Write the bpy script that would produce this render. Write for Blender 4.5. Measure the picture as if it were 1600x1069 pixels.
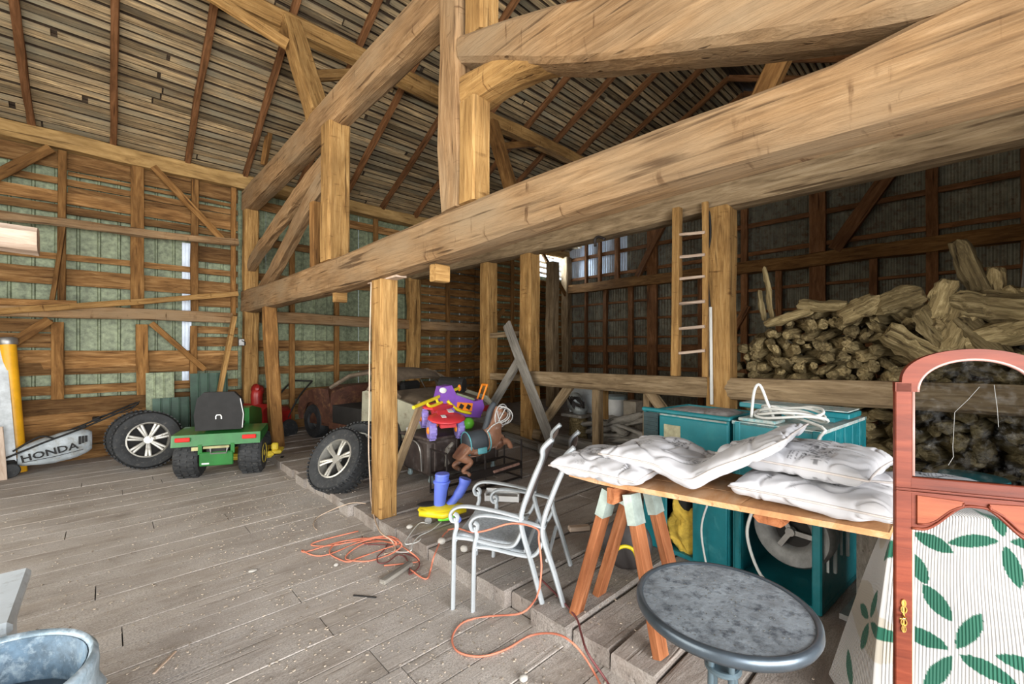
import bpy, bmesh, math, random
from mathutils import Vector, Matrix, noise
random.seed(7)
for o in list(bpy.data.objects): bpy.data.objects.remove(o)
SC = bpy.context.scene
COL = SC.collection
V = Vector
PI = math.pi
# ---------------------------------------------------------------- camera
F_PX, HOR, EYE = 676.0, 545.0, 1.62
AZ = math.radians(46.8)
cam = bpy.data.cameras.new('camera'); cam.sensor_width = 36; cam.lens = F_PX/1600*36
cam.shift_y = (HOR-534.5)/1600; cam.clip_end = 200; cam.clip_start = .05
co = bpy.data.objects.new('camera', cam); COL.objects.link(co)
co.location = (0, 0, EYE); co.rotation_euler = (PI/2, 0, AZ-PI/2); SC.camera = co
# ---------------------------------------------------------------- world, daylight, exposure
w = bpy.data.worlds.new('World'); SC.world = w; w.use_nodes = True
bg = w.node_tree.nodes['Background']; bg.inputs[0].default_value = (.80, .90, 1, 1); bg.inputs[1].default_value = 1.6
def area(name, loc, rot, sx, sy, power, col):
    l = bpy.data.lights.new(name, 'AREA'); l.shape = 'RECTANGLE'; l.size = sx; l.size_y = sy; l.energy = power; l.color = col
    o = bpy.data.objects.new(name, l); COL.objects.link(o); o.location = loc; o.rotation_euler = rot; return o
# daylight pouring through the big barn doors behind and to the left of the camera
area('daylight_south_door', (-.5, -4.6, 1.7), (math.radians(97), 0, 0), 6.2, 3.4, 1080, (.97, .95, .93))
area('daylight_west_door', (-5.4, 3.4, 2.3), (math.radians(90), 0, math.radians(-90)), 6.5, 4.0, 400, (1, .90, .74))
area('daylight_eave_gap', (10.0, 9.05, 4.25), (math.radians(90), 0, math.radians(180)), 1.2, .7, 70, (.75, .87, 1))
SC.view_settings.view_transform = 'Standard'; SC.view_settings.look = 'None'
SC.view_settings.exposure = 0.42; SC.view_settings.gamma = 1; SC.view_settings.use_curve_mapping = False

# ---------------------------------------------------------------- helpers
FWD = V((math.cos(AZ), math.sin(AZ), 0)); RGT = V((math.sin(AZ), -math.cos(AZ), 0))
def P(px, py, X=None, Y=None, Z=None, D=None):
    """a point of the photograph on a real plane of the barn"""
    d = FWD + RGT*((px-800)/F_PX) + V((0, 0, (HOR-py)/F_PX))
    if X is not None: t = X/d.x
    elif Y is not None: t = Y/d.y
    elif Z is not None: t = (Z-EYE)/d.z
    else: t = D
    p = d*t; p.z += EYE
    return p
WM = {}
def wm(o): return WM.get(o.name, Matrix.Identity(4)) if o else Matrix.Identity(4)
def link(o, parent=None, M=None):
    M = M or Matrix.Identity(4)
    COL.objects.link(o)
    if parent: o.parent = parent
    o.matrix_basis = wm(parent).inverted() @ M
    WM[o.name] = M
    return o
def tag(o, label=None, cat=None, group=None, kind=None):
    if label: o['label'] = label
    if cat: o['category'] = cat
    if group: o['group'] = group
    if kind: o['kind'] = kind
    return o
def TR(loc, rz=0, rx=0, ry=0, s=1):
    return Matrix.Translation(V(loc)) @ Matrix.Rotation(rz, 4, 'Z') @ Matrix.Rotation(ry, 4, 'Y') @ Matrix.Rotation(rx, 4, 'X') @ Matrix.Scale(s, 4)
def thing(name, label, cat, M, group=None, kind=None):
    if not isinstance(M, Matrix): M = TR(M)
    o = bpy.data.objects.new(name, None); o.empty_display_size = .1
    link(o, None, M); return tag(o, label, cat, group, kind)
def frame(p0, p1, up=(0, 0, 1)):
    x = (V(p1)-V(p0)).normalized(); u = V(up)
    if abs(x.dot(u)) > .98: u = V((0, 1, 0)) if abs(x.y) < .9 else V((1, 0, 0))
    y = u.cross(x).normalized(); z = x.cross(y)
    M = Matrix((x, y, z)).transposed().to_4x4(); M.translation = V(p0); return M
def sm(pts, n=6, closed=False):
    pts = [V(p) for p in pts]; out = []; N = len(pts)
    rng = range(N if closed else N-1)
    for i in rng:
        if closed: a, b, c, d = pts[i-1], pts[i], pts[(i+1) % N], pts[(i+2) % N]
        else: a, b, c, d = pts[max(i-1, 0)], pts[i], pts[i+1], pts[min(i+2, N-1)]
        for k in range(n):
            t = k/n
            out.append(.5*((2*b)+(c-a)*t+(2*a-5*b+4*c-d)*t*t+(3*b-a-3*c+d)*t**3))
    if not closed: out.append(pts[-1])
    return out
class MB:
    def __init__(s): s.v = []; s.f = []; s.sm = False
    def add(s, vs, fs, M=None):
        n = len(s.v); s.v += [tuple(M @ V(v)) if M else tuple(v) for v in vs]; s.f += [[i+n for i in f] for f in fs]; return s
    def box(s, c, d, M=None, b=0):
        x, y, z = d[0]/2, d[1]/2, d[2]/2; T = Matrix.Translation(V(c))
        if M: T = T @ M
        if b <= 0:
            vs = [(i, j, k) for i in (-x, x) for j in (-y, y) for k in (-z, z)]
            fs = [(0, 1, 3, 2), (4, 6, 7, 5), (0, 4, 5, 1), (2, 3, 7, 6), (0, 2, 6, 4), (1, 5, 7, 3)]
            return s.add(vs, fs, T)
        b = min(b, x*.9, y*.9, z*.9)
        vs = []; idx = {}
        for i in (-1, 1):
            for j in (-1, 1):
                for k in (-1, 1):
                    for a in range(3):
                        q = [i*(x-b), j*(y-b), k*(z-b)]; q[a] = (i*x, j*y, k*z)[a]
                        idx[(i, j, k, a)] = len(vs); vs.append(tuple(q))
        fs = []
        for a in range(3):
            o1, o2 = (a+1) % 3, (a+2) % 3
            for sg in (-1, 1):
                f = []
                for (p, q) in ((-1, -1), (1, -1), (1, 1), (-1, 1)):
                    key = [0, 0, 0]; key[a] = sg; key[o1] = p; key[o2] = q; f.append(idx[(*key, a)])
                fs.append(f if sg > 0 else f[::-1])
        for a in range(3):
            o1, o2 = (a+1) % 3, (a+2) % 3
            for p in (-1, 1):
                for q in (-1, 1):
                    k0 = [0, 0, 0]; k0[a] = -1; k0[o1] = p; k0[o2] = q; k1 = list(k0); k1[a] = 1
                    fs.append([idx[(*k0, o1)], idx[(*k1, o1)], idx[(*k1, o2)], idx[(*k0, o2)]])
        for i in (-1, 1):
            for j in (-1, 1):
                for k in (-1, 1): fs.append([idx[(i, j, k, a)] for a in range(3)])
        return s.add(vs, fs, T)
    def tube(s, pts, r, n=8, closed=False, cap=True, ry=None):
        pts = [V(p) for p in pts]; N = len(pts); base = len(s.v)
        rr = r if isinstance(r, (list, tuple)) else [r]*N
        up = None; prev = None
        for i, p in enumerate(pts):
            a = pts[i-1] if (i > 0 or closed) else p; b = pts[(i+1) % N] if (i < N-1 or closed) else p
            t = (b-a)
            t = t.normalized() if t.length > 1e-9 else V((0, 0, 1))
            if up is None: up = V((0, 0, 1)) if abs(t.z) < .9 else V((1, 0, 0))
            else: up = prev
            x = up.cross(t)
            if x.length < 1e-6: x = V((1, 0, 0)).cross(t)
            x.normalize(); y = t.cross(x).normalized(); prev = y
            for k in range(n):
                an = 2*PI*(k+.5)/n; q = rr[i]; q2 = ry if ry else q
                s.v.append(tuple(p + x*(math.cos(an)*q) + y*(math.sin(an)*q2)))
        for i in range(N if closed else N-1):
            j = (i+1) % N
            for k in range(n):
                k2 = (k+1) % n
                s.f.append([base+i*n+k, base+i*n+k2, base+j*n+k2, base+j*n+k])
        if cap and not closed:
            s.f.append([base+k for k in range(n)][::-1]); s.f.append([base+(N-1)*n+k for k in range(n)])
        return s
    def lathe(s, prof, n=24, M=None, close=False):
        vs = []; fs = []
        for (r, z) in prof:
            for k in range(n):
                a = 2*PI*k/n; vs.append((r*math.cos(a), r*math.sin(a), z))
        m = len(prof)
        for i in range(m if close else m-1):
            j = (i+1) % m
            for k in range(n):
                k2 = (k+1) % n; fs.append([i*n+k, i*n+k2, j*n+k2, j*n+k])
        if not close:
            fs.append(list(range(n))[::-1]); fs.append([(m-1)*n+k for k in range(n)])
        return s.add(vs, fs, M)
    def prism(s, poly, h, M=None, z0=0):
        n = len(poly); vs = [(x, y, z0) for x, y in poly]+[(x, y, z0+h) for x, y in poly]
        fs = [list(range(n))[::-1], [n+i for i in range(n)]]+[[i, (i+1) % n, n+(i+1) % n, n+i] for i in range(n)]
        return s.add(vs, fs, M)
    def ball(s, c, r, n=12, m=8, M=None):
        vs = []; fs = []; r = r if isinstance(r, (tuple, list)) else (r, r, r)
        for i in range(m+1):
            a = PI*i/m
            for k in range(n):
                b = 2*PI*k/n; vs.append((c[0]+r[0]*math.sin(a)*math.cos(b), c[1]+r[1]*math.sin(a)*math.sin(b), c[2]+r[2]*math.cos(a)))
        for i in range(m):
            for k in range(n):
                k2 = (k+1) % n; fs.append([i*n+k, (i+1)*n+k, (i+1)*n+k2, i*n+k2])
        return s.add(vs, fs, M)
    def build(s, name, mt, parent=None, M=None, smooth=False, local=None):
        me = bpy.data.meshes.new(name); me.from_pydata(s.v, [], s.f)
        bm = bmesh.new(); bm.from_mesh(me); bmesh.ops.remove_doubles(bm, verts=bm.verts, dist=1e-6)
        bmesh.ops.recalc_face_normals(bm, faces=bm.faces); bm.to_mesh(me); bm.free()
        if smooth:
            for p in me.polygons: p.use_smooth = True
            if smooth == 'auto':
                try: me.set_sharp_from_angle(angle=math.radians(40))
                except Exception: pass
        me.materials.append(mt)
        o = bpy.data.objects.new(name, me)
        if local is not None: M = wm(parent) @ local
        if M is None: M = Matrix.Identity(4)
        return link(o, parent, M)
def nz(x, y, z, s=1): return noise.noise(V((x*s, y*s, z*s)))
def timber_mesh(L, w, h, hew=0., seg=None, ch=None, seed=0, taper=0, bow=0, round_=False):
    seg = seg or max(1, int(L/.22)) if hew > 0 else (seg or 1)
    mb = MB(); ch = ch if ch is not None else min(w, h)*.1
    if round_: ring = [(math.cos(2*PI*(k+.5)/10)*w/2, math.sin(2*PI*(k+.5)/10)*h/2) for k in range(10)]
    elif ch < .004: ring = [(-w/2, -h/2), (w/2, -h/2), (w/2, h/2), (-w/2, h/2)]
    else:
        a, b = w/2, h/2
        ring = [(-a+ch, -b), (a-ch, -b), (a, -b+ch), (a, b-ch), (a-ch, b), (-a+ch, b), (-a, b-ch), (-a, -b+ch)]
        if hew > 0:
            ring = [(-a+ch, -b), (0, -b), (a-ch, -b), (a, -b+ch), (a, 0), (a, b-ch), (a-ch, b), (0, b), (-a+ch, b), (-a, b-ch), (-a, 0), (-a, -b+ch)]
    n = len(ring)
    for i in range(seg+1):
        t = i/seg; x = L*t; sc = 1-taper*t; oy = nz(x*.7, seed, 3.1)*hew*1.5; oz = nz(x*.7, seed, 8.1)*hew*1.5+bow*math.sin(PI*t)
        for k, (y, z) in enumerate(ring):
            j1 = nz(x*2.2, k*3.7+seed, 1.3)*hew+nz(x*6, k*3.7+seed, 4.3)*hew*.4; j2 = nz(x*2.2, k*3.7+seed, 9.3)*hew+nz(x*6, k*2.7+seed, 6.3)*hew*.4
            mb.v.append((x, y*sc+oy+j1, z*sc+oz+j2))
    for i in range(seg):
        for k in range(n):
            k2 = (k+1) % n; mb.f.append([i*n+k, i*n+k2, (i+1)*n+k2, (i+1)*n+k])
    mb.f.append(list(range(n))[::-1]); mb.f.append([seg*n+k for k in range(n)])
    return mb
SEED = [0]
def timber(name, p0, p1, w, h, mt, parent=None, up=(0, 0, 1), hew=0., ch=None, taper=0, bow=0, round_=False):
    SEED[0] += 1
    L = (V(p1)-V(p0)).length
    return timber_mesh(L, w, h, hew, ch=ch, seed=SEED[0]*7.3, taper=taper, bow=bow, round_=round_).build(name, mt, parent, frame(p0, p1, up))
def copy_tree(o, M, parent=None):
    c = o.copy(); COL.objects.link(c); c.parent = parent
    if parent is None: c.matrix_basis = M
    for ch in [x for x in bpy.data.objects if x.parent == o]: copy_tree(ch, None, c)
    return c
def text_mesh(name, txt, size, mt, parent, M, ext=.002, sx=1):
    cu = bpy.data.curves.new(name, 'FONT'); cu.body = txt; cu.size = size; cu.extrude = ext; cu.align_x = 'CENTER'; cu.align_y = 'CENTER'; cu.resolution_u = 2; cu.offset = size*.02
    t = bpy.data.objects.new('tmp', cu); COL.objects.link(t)
    me = bpy.data.meshes.new_from_object(t); bpy.data.objects.remove(t)
    for v in me.vertices: v.co.x *= sx
    me.materials.clear(); me.materials.append(mt)
    o = bpy.data.objects.new(name, me); return link(o, parent, M)

# ---------------------------------------------------------------- materials
def newmat(name):
    m = bpy.data.materials.new(name); m.use_nodes = True; nt = m.node_tree
    return m, nt, nt.nodes['Principled BSDF']
def ramp(nt, stops):
    r = nt.nodes.new('ShaderNodeValToRGB'); e = r.color_ramp.elements
    while len(e) < len(stops): e.new(.5)
    for i, (p, c) in enumerate(stops): e[i].position = p; e[i].color = (*c, 1) if len(c) == 3 else c
    return r
def coords(nt, scale, rnd=True):
    tc = nt.nodes.new('ShaderNodeTexCoord'); oi = nt.nodes.new('ShaderNodeObjectInfo')
    mp = nt.nodes.new('ShaderNodeMapping'); mp.inputs['Scale'].default_value = scale
    nt.links.new(tc.outputs['Object'], mp.inputs[0])
    if rnd:
        mu = nt.nodes.new('ShaderNodeMath'); mu.operation = 'MULTIPLY'; mu.inputs[1].default_value = 43
        nt.links.new(oi.outputs['Random'], mu.inputs[0]); nt.links.new(mu.outputs[0], mp.inputs['Location'])
    return mp, oi
def tex(nt, mp, scale, detail=5, rough=.6, dist=0):
    n = nt.nodes.new('ShaderNodeTexNoise'); n.inputs['Scale'].default_value = scale; n.inputs['Detail'].default_value = detail
    n.inputs['Roughness'].default_value = rough; n.inputs['Distortion'].default_value = dist
    nt.links.new(mp.outputs[0], n.inputs['Vector']); return n
def mixc(nt, mode, fac, a, b):
    m = nt.nodes.new('ShaderNodeMix'); m.data_type = 'RGBA'; m.blend_type = mode
    if isinstance(fac, (int, float)): m.inputs[0].default_value = fac
    else: nt.links.new(fac, m.inputs[0])
    for s, x in ((6, a), (7, b)):
        if isinstance(x, tuple): m.inputs[s].default_value = (*x, 1) if len(x) == 3 else x
        else: nt.links.new(x, m.inputs[s])
    return m.outputs[2]
def wood(name, dark, mid, light, rnd=.5, rough=.85, bump=.35, g=9, grey=None, crack=.75, dust=None, adze=False, ns=2.2):
    m, nt, bs = newmat(name)
    mp, oi = coords(nt, (1.1, g, g)); mp2, _ = coords(nt, (1, 2.5, 2.5)); mp3, _ = coords(nt, (1.3, 26, 26))
    n1 = tex(nt, mp, ns, 7, .68, .6); n2 = tex(nt, mp2, 1.3, 3, .6); n3 = tex(nt, mp3, 1.0, 2, .5)
    r = ramp(nt, [(.30, dark), (.5, mid), (.70, light)]); nt.links.new(n1.outputs['Fac'], r.inputs[0])
    r2 = ramp(nt, [(.3, (.62, .58, .54)), (.65, (1.1, 1.08, 1.05))]); nt.links.new(n2.outputs['Fac'], r2.inputs[0])
    c = mixc(nt, 'MULTIPLY', 1.0, r.outputs[0], r2.outputs[0])
    if grey:
        r4 = ramp(nt, [(.45, (0, 0, 0)), (.7, (1, 1, 1))]); n4 = tex(nt, mp2, .8, 4, .6); nt.links.new(n4.outputs['Fac'], r4.inputs[0])
        c = mixc(nt, 'MIX', r4.outputs[0], c, grey)
    r3 = ramp(nt, [(.28, (.18, .13, .09)), (.36, (1, 1, 1))]); nt.links.new(n3.outputs['Fac'], r3.inputs[0])
    c = mixc(nt, 'MULTIPLY', crack, c, r3.outputs[0])
    if adze:
        mp5, _ = coords(nt, (26, 5, 5)); n5 = tex(nt, mp5, 1.0, 3, .6, .4); r5 = ramp(nt, [(.30, (.45, .38, .32)), (.39, (1, 1, 1))]); nt.links.new(n5.outputs['Fac'], r5.inputs[0])
        mp6, _ = coords(nt, (1.2, 2, 2)); n6 = tex(nt, mp6, 2.0, 2, .5); r6 = ramp(nt, [(.45, (0, 0, 0)), (.6, (1, 1, 1))]); nt.links.new(n6.outputs['Fac'], r6.inputs[0])
        c = mixc(nt, 'MULTIPLY', r6.outputs[0], c, r5.outputs[0])
    mr = nt.nodes.new('ShaderNodeMapRange'); mr.inputs[3].default_value = 1-rnd*.5; mr.inputs[4].default_value = 1+rnd*.5
    nt.links.new(oi.outputs['Random'], mr.inputs[0])
    hv = nt.nodes.new('ShaderNodeHueSaturation'); nt.links.new(mr.outputs[0], hv.inputs['Value']); nt.links.new(c, hv.inputs['Color'])
    outc = hv.outputs[0]
    if dust:
        ge = nt.nodes.new('ShaderNodeNewGeometry'); mq = nt.nodes.new('ShaderNodeMapping'); nt.links.new(ge.outputs['Position'], mq.inputs[0]); mq.inputs['Scale'].default_value = (1, 1.8, 1)
        da = tex(nt, mq, 1.6, 6, .65); db = tex(nt, mq, 95, 3, .7)
        ra = ramp(nt, [(.36, (.15, .15, .15)), (.62, (.9, .9, .9))]); nt.links.new(da.outputs['Fac'], ra.inputs[0])
        rb = ramp(nt, [(.36, tuple(x*.55 for x in dust)), (.5, dust), (.66, tuple(min(1, x*1.4) for x in dust))]); nt.links.new(db.outputs['Fac'], rb.inputs[0])
        outc = mixc(nt, 'MIX', ra.outputs[0], outc, rb.outputs[0])
    nt.links.new(outc, bs.inputs['Base Color']); bs.inputs['Roughness'].default_value = rough; bs.inputs['Specular IOR Level'].default_value = .25
    b = nt.nodes.new('ShaderNodeBump'); b.inputs['Strength'].default_value = bump; b.inputs['Distance'].default_value = .02
    ad = nt.nodes.new('ShaderNodeMath'); ad.operation = 'MULTIPLY_ADD'; ad.inputs[1].default_value = .7
    nt.links.new(r3.outputs[0], ad.inputs[0]); nt.links.new(n1.outputs['Fac'], ad.inputs[2])
    nt.links.new(ad.outputs[0], b.inputs['Height']); nt.links.new(b.outputs[0], bs.inputs['Normal'])
    return m
def paint(name, col, rough=.5, metal=0, var=.25, scale=6, bump=0., dirt=None, dirt_amt=.35, bscale=40, coat=0, rnd=0):
    m, nt, bs = newmat(name); mp, oi = coords(nt, (1, 1, 1)); n = tex(nt, mp, scale, 6, .65)
    lo = tuple(c*(1-var) for c in col); hi = tuple(min(1, c*(1+var)) for c in col)
    r = ramp(nt, [(.35, lo), (.65, hi)]); nt.links.new(n.outputs['Fac'], r.inputs[0]); c = r.outputs[0]
    if dirt:
        n2 = tex(nt, mp, scale*2.3, 8, .7); r2 = ramp(nt, [(.62-dirt_amt*.4, (0, 0, 0)), (.72-dirt_amt*.2, (1, 1, 1))]); nt.links.new(n2.outputs['Fac'], r2.inputs[0])
        c = mixc(nt, 'MIX', r2.outputs[0], c, dirt)
        nt.links.new(mixc(nt, 'MIX', r2.outputs[0], (rough,)*3, (.9,)*3), bs.inputs['Roughness'])
    else: bs.inputs['Roughness'].default_value = rough
    if rnd:
        mr = nt.nodes.new('ShaderNodeMapRange'); mr.inputs[3].default_value = 1-rnd*.5; mr.inputs[4].default_value = 1+rnd*.5
        nt.links.new(oi.outputs['Random'], mr.inputs[0])
        hv = nt.nodes.new('ShaderNodeHueSaturation'); nt.links.new(mr.outputs[0], hv.inputs['Value']); nt.links.new(c, hv.inputs['Color']); c = hv.outputs[0]
    nt.links.new(c, bs.inputs['Base Color']); bs.inputs['Metallic'].default_value = metal; bs.inputs['Coat Weight'].default_value = coat
    if bump:
        n3 = tex(nt, mp, bscale, 4, .6); b = nt.nodes.new('ShaderNodeBump'); b.inputs['Strength'].default_value = bump; b.inputs['Distance'].default_value = .01
        nt.links.new(n3.outputs['Fac'], b.inputs['Height']); nt.links.new(b.outputs[0], bs.inputs['Normal'])
    return m
def vcol(name, rough=.8, bump=0, wave=None):
    m, nt, bs = newmat(name); a = nt.nodes.new('ShaderNodeVertexColor'); a.layer_name = 'Col'
    nt.links.new(a.outputs[0], bs.inputs['Base Color']); bs.inputs['Roughness'].default_value = rough; bs.inputs['Specular IOR Level'].default_value = .2
    bs.inputs['Sheen Weight'].default_value = .15
    return m
M_BEAM = wood('hewn_beam_wood', (.17, .095, .042), (.31, .19, .092), (.43, .285, .155), g=15, bump=.7, rnd=.12, grey=(.29, .205, .12), adze=True, ns=2.6)
M_POST = wood('post_wood', (.20, .105, .033), (.37, .215, .075), (.50, .32, .13), g=13, bump=.6, adze=True, ns=2.6, rnd=.15)
M_RAFT = wood('rafter_wood', (.10, .045, .015), (.20, .09, .035), (.30, .15, .07), g=8, rnd=.35)
M_STUD = wood('stud_wood', (.10, .047, .014), (.22, .11, .034), (.34, .19, .068), g=8, rnd=.45)
M_BOARD = wood('wall_board_wood', (.085, .04, .013), (.23, .12, .042), (.39, .235, .10), g=10, rnd=.75)
M_SLAT = wood('roof_slat_wood', (.10, .075, .042), (.29, .215, .125), (.62, .46, .24), g=26, rnd=.95, grey=(.22, .20, .14))
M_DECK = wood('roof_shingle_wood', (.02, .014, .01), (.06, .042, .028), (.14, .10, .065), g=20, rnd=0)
M_PLATE = wood('plate_wood', (.25, .15, .055), (.42, .27, .105), (.55, .37, .16), g=6, rnd=.1)
M_FLOOR = wood('dusty_floorboard', (.25, .215, .185), (.36, .32, .28), (.45, .41, .37), g=10, rnd=.12, bump=.25, grey=(.38, .345, .315), crack=.35, dust=(.47, .435, .40))
M_RAISE = wood('raised_plank_wood', (.17, .135, .115), (.27, .23, .205), (.38, .34, .31), g=7, rnd=.25, bump=.5, crack=.6, dust=(.37, .34, .31))
M_GREYW = wood('grey_weathered_wood', (.15, .14, .13), (.27, .26, .235), (.37, .355, .33), g=12, rnd=.3)
M_LOG = wood('firewood', (.07, .052, .024), (.25, .195, .095), (.52, .43, .24), g=14, rnd=.7, bump=.9)
M_PALE = wood('pale_cut_wood', (.40, .29, .21), (.56, .44, .35), (.70, .59, .50), g=9, rnd=.2)
M_GIRT = wood('girt_wood', (.15, .105, .06), (.28, .205, .12), (.41, .32, .205), g=9, rnd=.15, bump=.5)
M_HORSEW = wood('sawhorse_wood', (.20, .065, .025), (.34, .125, .05), (.46, .20, .095), g=10, rnd=.12, crack=.4)
M_CHERRY = wood('cherry_wood', (.10, .018, .008), (.155, .030, .013), (.21, .048, .022), g=12, rnd=.08, rough=.5, bump=.05, crack=.15)
M_METAL = paint('ribbed_steel_sheet', (.20, .235, .145), .55, .15, .38, 16, .25, bscale=60, rnd=.3)
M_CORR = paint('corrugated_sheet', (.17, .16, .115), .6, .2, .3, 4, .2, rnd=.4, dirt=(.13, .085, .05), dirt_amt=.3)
M_CORRL = paint('pale_and_daylit_sheet', (.62, .70, .80), .5, .2, .12, 4, .1)  # pale tone; on the gable it holds daylight from the eave gap
M_DIRT = paint('packed_dirt', (.19, .165, .145), .95, 0, .25, 5, .8, dirt=(.27, .24, .21), dirt_amt=.5, bscale=35)
M_CHIP = paint('chips', (.40, .34, .27), .9, 0, .4, 3)
M_DARK = paint('hollow_shade_and_black', (.012, .011, .01), .8, 0, .3)  # near-black: shade of hollow insides put into colour, also plain black parts
# ================================================================ THE SETTING
XG, YE, YS, XW = 10.8, 9.0, -2.0, -3.2      # back gable, far eave wall, door side, west side
RIDGE_Y, EAVE_Z, TAN = 3.5, 4.7, .49
def roofz(y): return EAVE_Z + TAN*(YE-y) if y > RIDGE_Y else EAVE_Z + TAN*(YE-RIDGE_Y) - TAN*(RIDGE_Y-y)
def edge_x(y): return 1.70 + max(0, (4.6-y))*.045      # the step between drive floor and raised planks
RS = random.Random(3)
# ---- floor
M_BOUNCE = paint('pale_bounce_ground', (.55, .52, .47), .95, 0, .2, 4)  # unseen ground outside, made pale to bounce daylight onto beam undersides
floor = thing('floor', None, None, (0, 0, 0), kind='structure')
bw = .235; y = YS; r = 0
while y < YE:
    xs = [XW]; x = XW + RS.uniform(.6, 2.6)
    while x < 1.2: xs.append(x); x += RS.uniform(2.0, 3.4)
    xs.append(edge_x(y+bw/2) + .03)
    for a, b in zip(xs[:-1], xs[1:]):
        timber('floorboard', (a+.003, y+bw/2, -.03+RS.uniform(-.003, .002)), (b-.003, y+bw/2, -.03+RS.uniform(-.003, .002)), bw-.004, .06, M_FLOOR, floor, ch=.004)
    y += bw; r += 1
y = YS
while y < YE:
    bwr = RS.uniform(.20, .32); e = edge_x(y) + RS.uniform(-.03, .04); top = .10+RS.uniform(-.008, .008)
    x2 = RS.uniform(3.0, 4.2)
    timber('raised_plank', (e, y+bwr/2, top-.06), (x2, y+bwr/2, top-.06), bwr-.012, .12, M_RAISE, floor, hew=.006, ch=.012)
    timber('raised_plank', (x2+.01, y+bwr/2, top-.062), (5.35, y+bwr/2, top-.062), bwr-.012, .12, M_RAISE, floor, hew=.006, ch=.012)
    y += bwr
MB().box(((5.35+XG)/2, (YS+YE)/2, .04), (XG-5.35, YE-YS, .1)).build('dirt_floor', M_DIRT, floor)
MB().box(((XW+XG)/2, 3, -.12), (XG-XW+12, 26, .1)).build('ground_base', M_BOUNCE, floor)
mb = MB()
for i in range(2600):
    if RS.random() < .6: x, y = RS.gauss(1.2, .55), RS.uniform(.2, 5.5)
    else: x, y = RS.uniform(-1, 1.7), RS.uniform(.8, 7)
    e = edge_x(y)
    if x > e+1.6: continue
    if abs(x-e) < .05: x = e-.06
    z = .001 if x < e else .112
    a = RS.uniform(0, PI); L = RS.uniform(.004, .016); t = RS.uniform(.0015, .005)
    mb.box((x, y, z+t/2), (L, t*1.6, t), Matrix.Rotation(a, 4, 'Z'))
tag(mb.build('wood_chips', M_CHIP, floor), kind='stuff')
# ---- ceiling: shingle underside, open slats, rafters, purlins
ceil = thing('ceiling', None, None, (0, 0, 0), kind='structure')
def roofpt(x, y, off): # off below the roof plane
    n = V((0, TAN if y > RIDGE_Y else -TAN, 1)).normalized(); return V((x, y, roofz(y))) + V((0, n.y, n.z))*off
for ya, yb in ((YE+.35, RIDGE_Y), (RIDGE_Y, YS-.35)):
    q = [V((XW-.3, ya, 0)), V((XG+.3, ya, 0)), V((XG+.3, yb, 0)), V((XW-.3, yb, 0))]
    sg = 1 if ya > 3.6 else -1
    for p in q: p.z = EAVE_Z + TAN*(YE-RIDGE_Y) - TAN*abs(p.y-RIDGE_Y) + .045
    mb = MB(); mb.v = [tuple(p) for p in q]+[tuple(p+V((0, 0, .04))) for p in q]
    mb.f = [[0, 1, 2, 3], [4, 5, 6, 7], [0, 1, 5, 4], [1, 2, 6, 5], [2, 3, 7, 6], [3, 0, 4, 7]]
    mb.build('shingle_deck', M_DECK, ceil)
slope_len = math.hypot(YE+.3-RIDGE_Y, TAN*(YE+.3-RIDGE_Y)); ux = V((0, -1, TAN)).normalized()
nrm = V((0, TAN, 1)).normalized()
SL = []
for L in (4.66, 4.7, 4.68):
    for s in range(3): SL.append(timber_mesh(L, .074, .02, hew=.004, seg=8, ch=.001, seed=s*5+L))
def place_slat(x, s, far, k):
    mbm = SL[k]
    if not hasattr(mbm, 'me'):
        o = mbm.build('roof_slat', M_SLAT, ceil); mbm.me = o.data
    else:
        o = bpy.data.objects.new('roof_slat', mbm.me); link(o, ceil)
    y = YE+.3 - s if far else YS-.3 + s
    yy = (YE+.3 - s*ux.y*-1) if far else (YS-.3 + s*abs(ux.y))
    z = EAVE_Z + TAN*(YE-RIDGE_Y) - TAN*abs(yy-RIDGE_Y) + .012
    up = nrm if far else V((0, -TAN, 1)).normalized()
    o.matrix_basis = frame((x, yy, z), (x+1, yy+RS.uniform(-.002, .002), z), up)
nrow = int(slope_len/.108)
for i in range(nrow+1):
    ph = RS.uniform(0, 4.6)
    for k in range(4):
        if XW-.1-ph+k*4.72 < XG and XW-.1-ph+k*4.72 > XW-4.2: place_slat(XW-.1-ph+k*4.72, i*.108+RS.uniform(-.012, .012), True, RS.randrange(9))
for i in range(36):
    for k in range(1): place_slat(6.4+k*4.6, 1.6+i*.125+RS.uniform(-.012, .012), False, RS.randrange(9))
mb = MB()
for i in range(90):                          # finer lath ends between the slats
    pass
rx = .106-.86*3
while rx < XG:
    j = RS.uniform(-.03, .03)
    timber('rafter', roofpt(rx+j, YE+.25, -.06), roofpt(rx+j, RIDGE_Y, -.06), .075, .11, M_RAFT, ceil, up=(0, 0, 1), hew=.012, ch=.01)
    timber('rafter', roofpt(rx+j, YS-.25, -.06), roofpt(rx+j, RIDGE_Y, -.06), .075, .11, M_RAFT, ceil, up=(0, 0, 1), hew=.012, ch=.01)
    rx += .86
PUR_Y = 6.12; PUR_Z = roofz(PUR_Y)-.25
timber('purlin', (XW, PUR_Y, PUR_Z), (XG, PUR_Y, PUR_Z), .20, .22, M_POST, ceil, hew=.02, ch=.02)
timber('purlin', (XW, 7-PUR_Y, PUR_Z), (XG, 7-PUR_Y, PUR_Z), .20, .22, M_POST, ceil, hew=.02, ch=.02)
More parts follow.
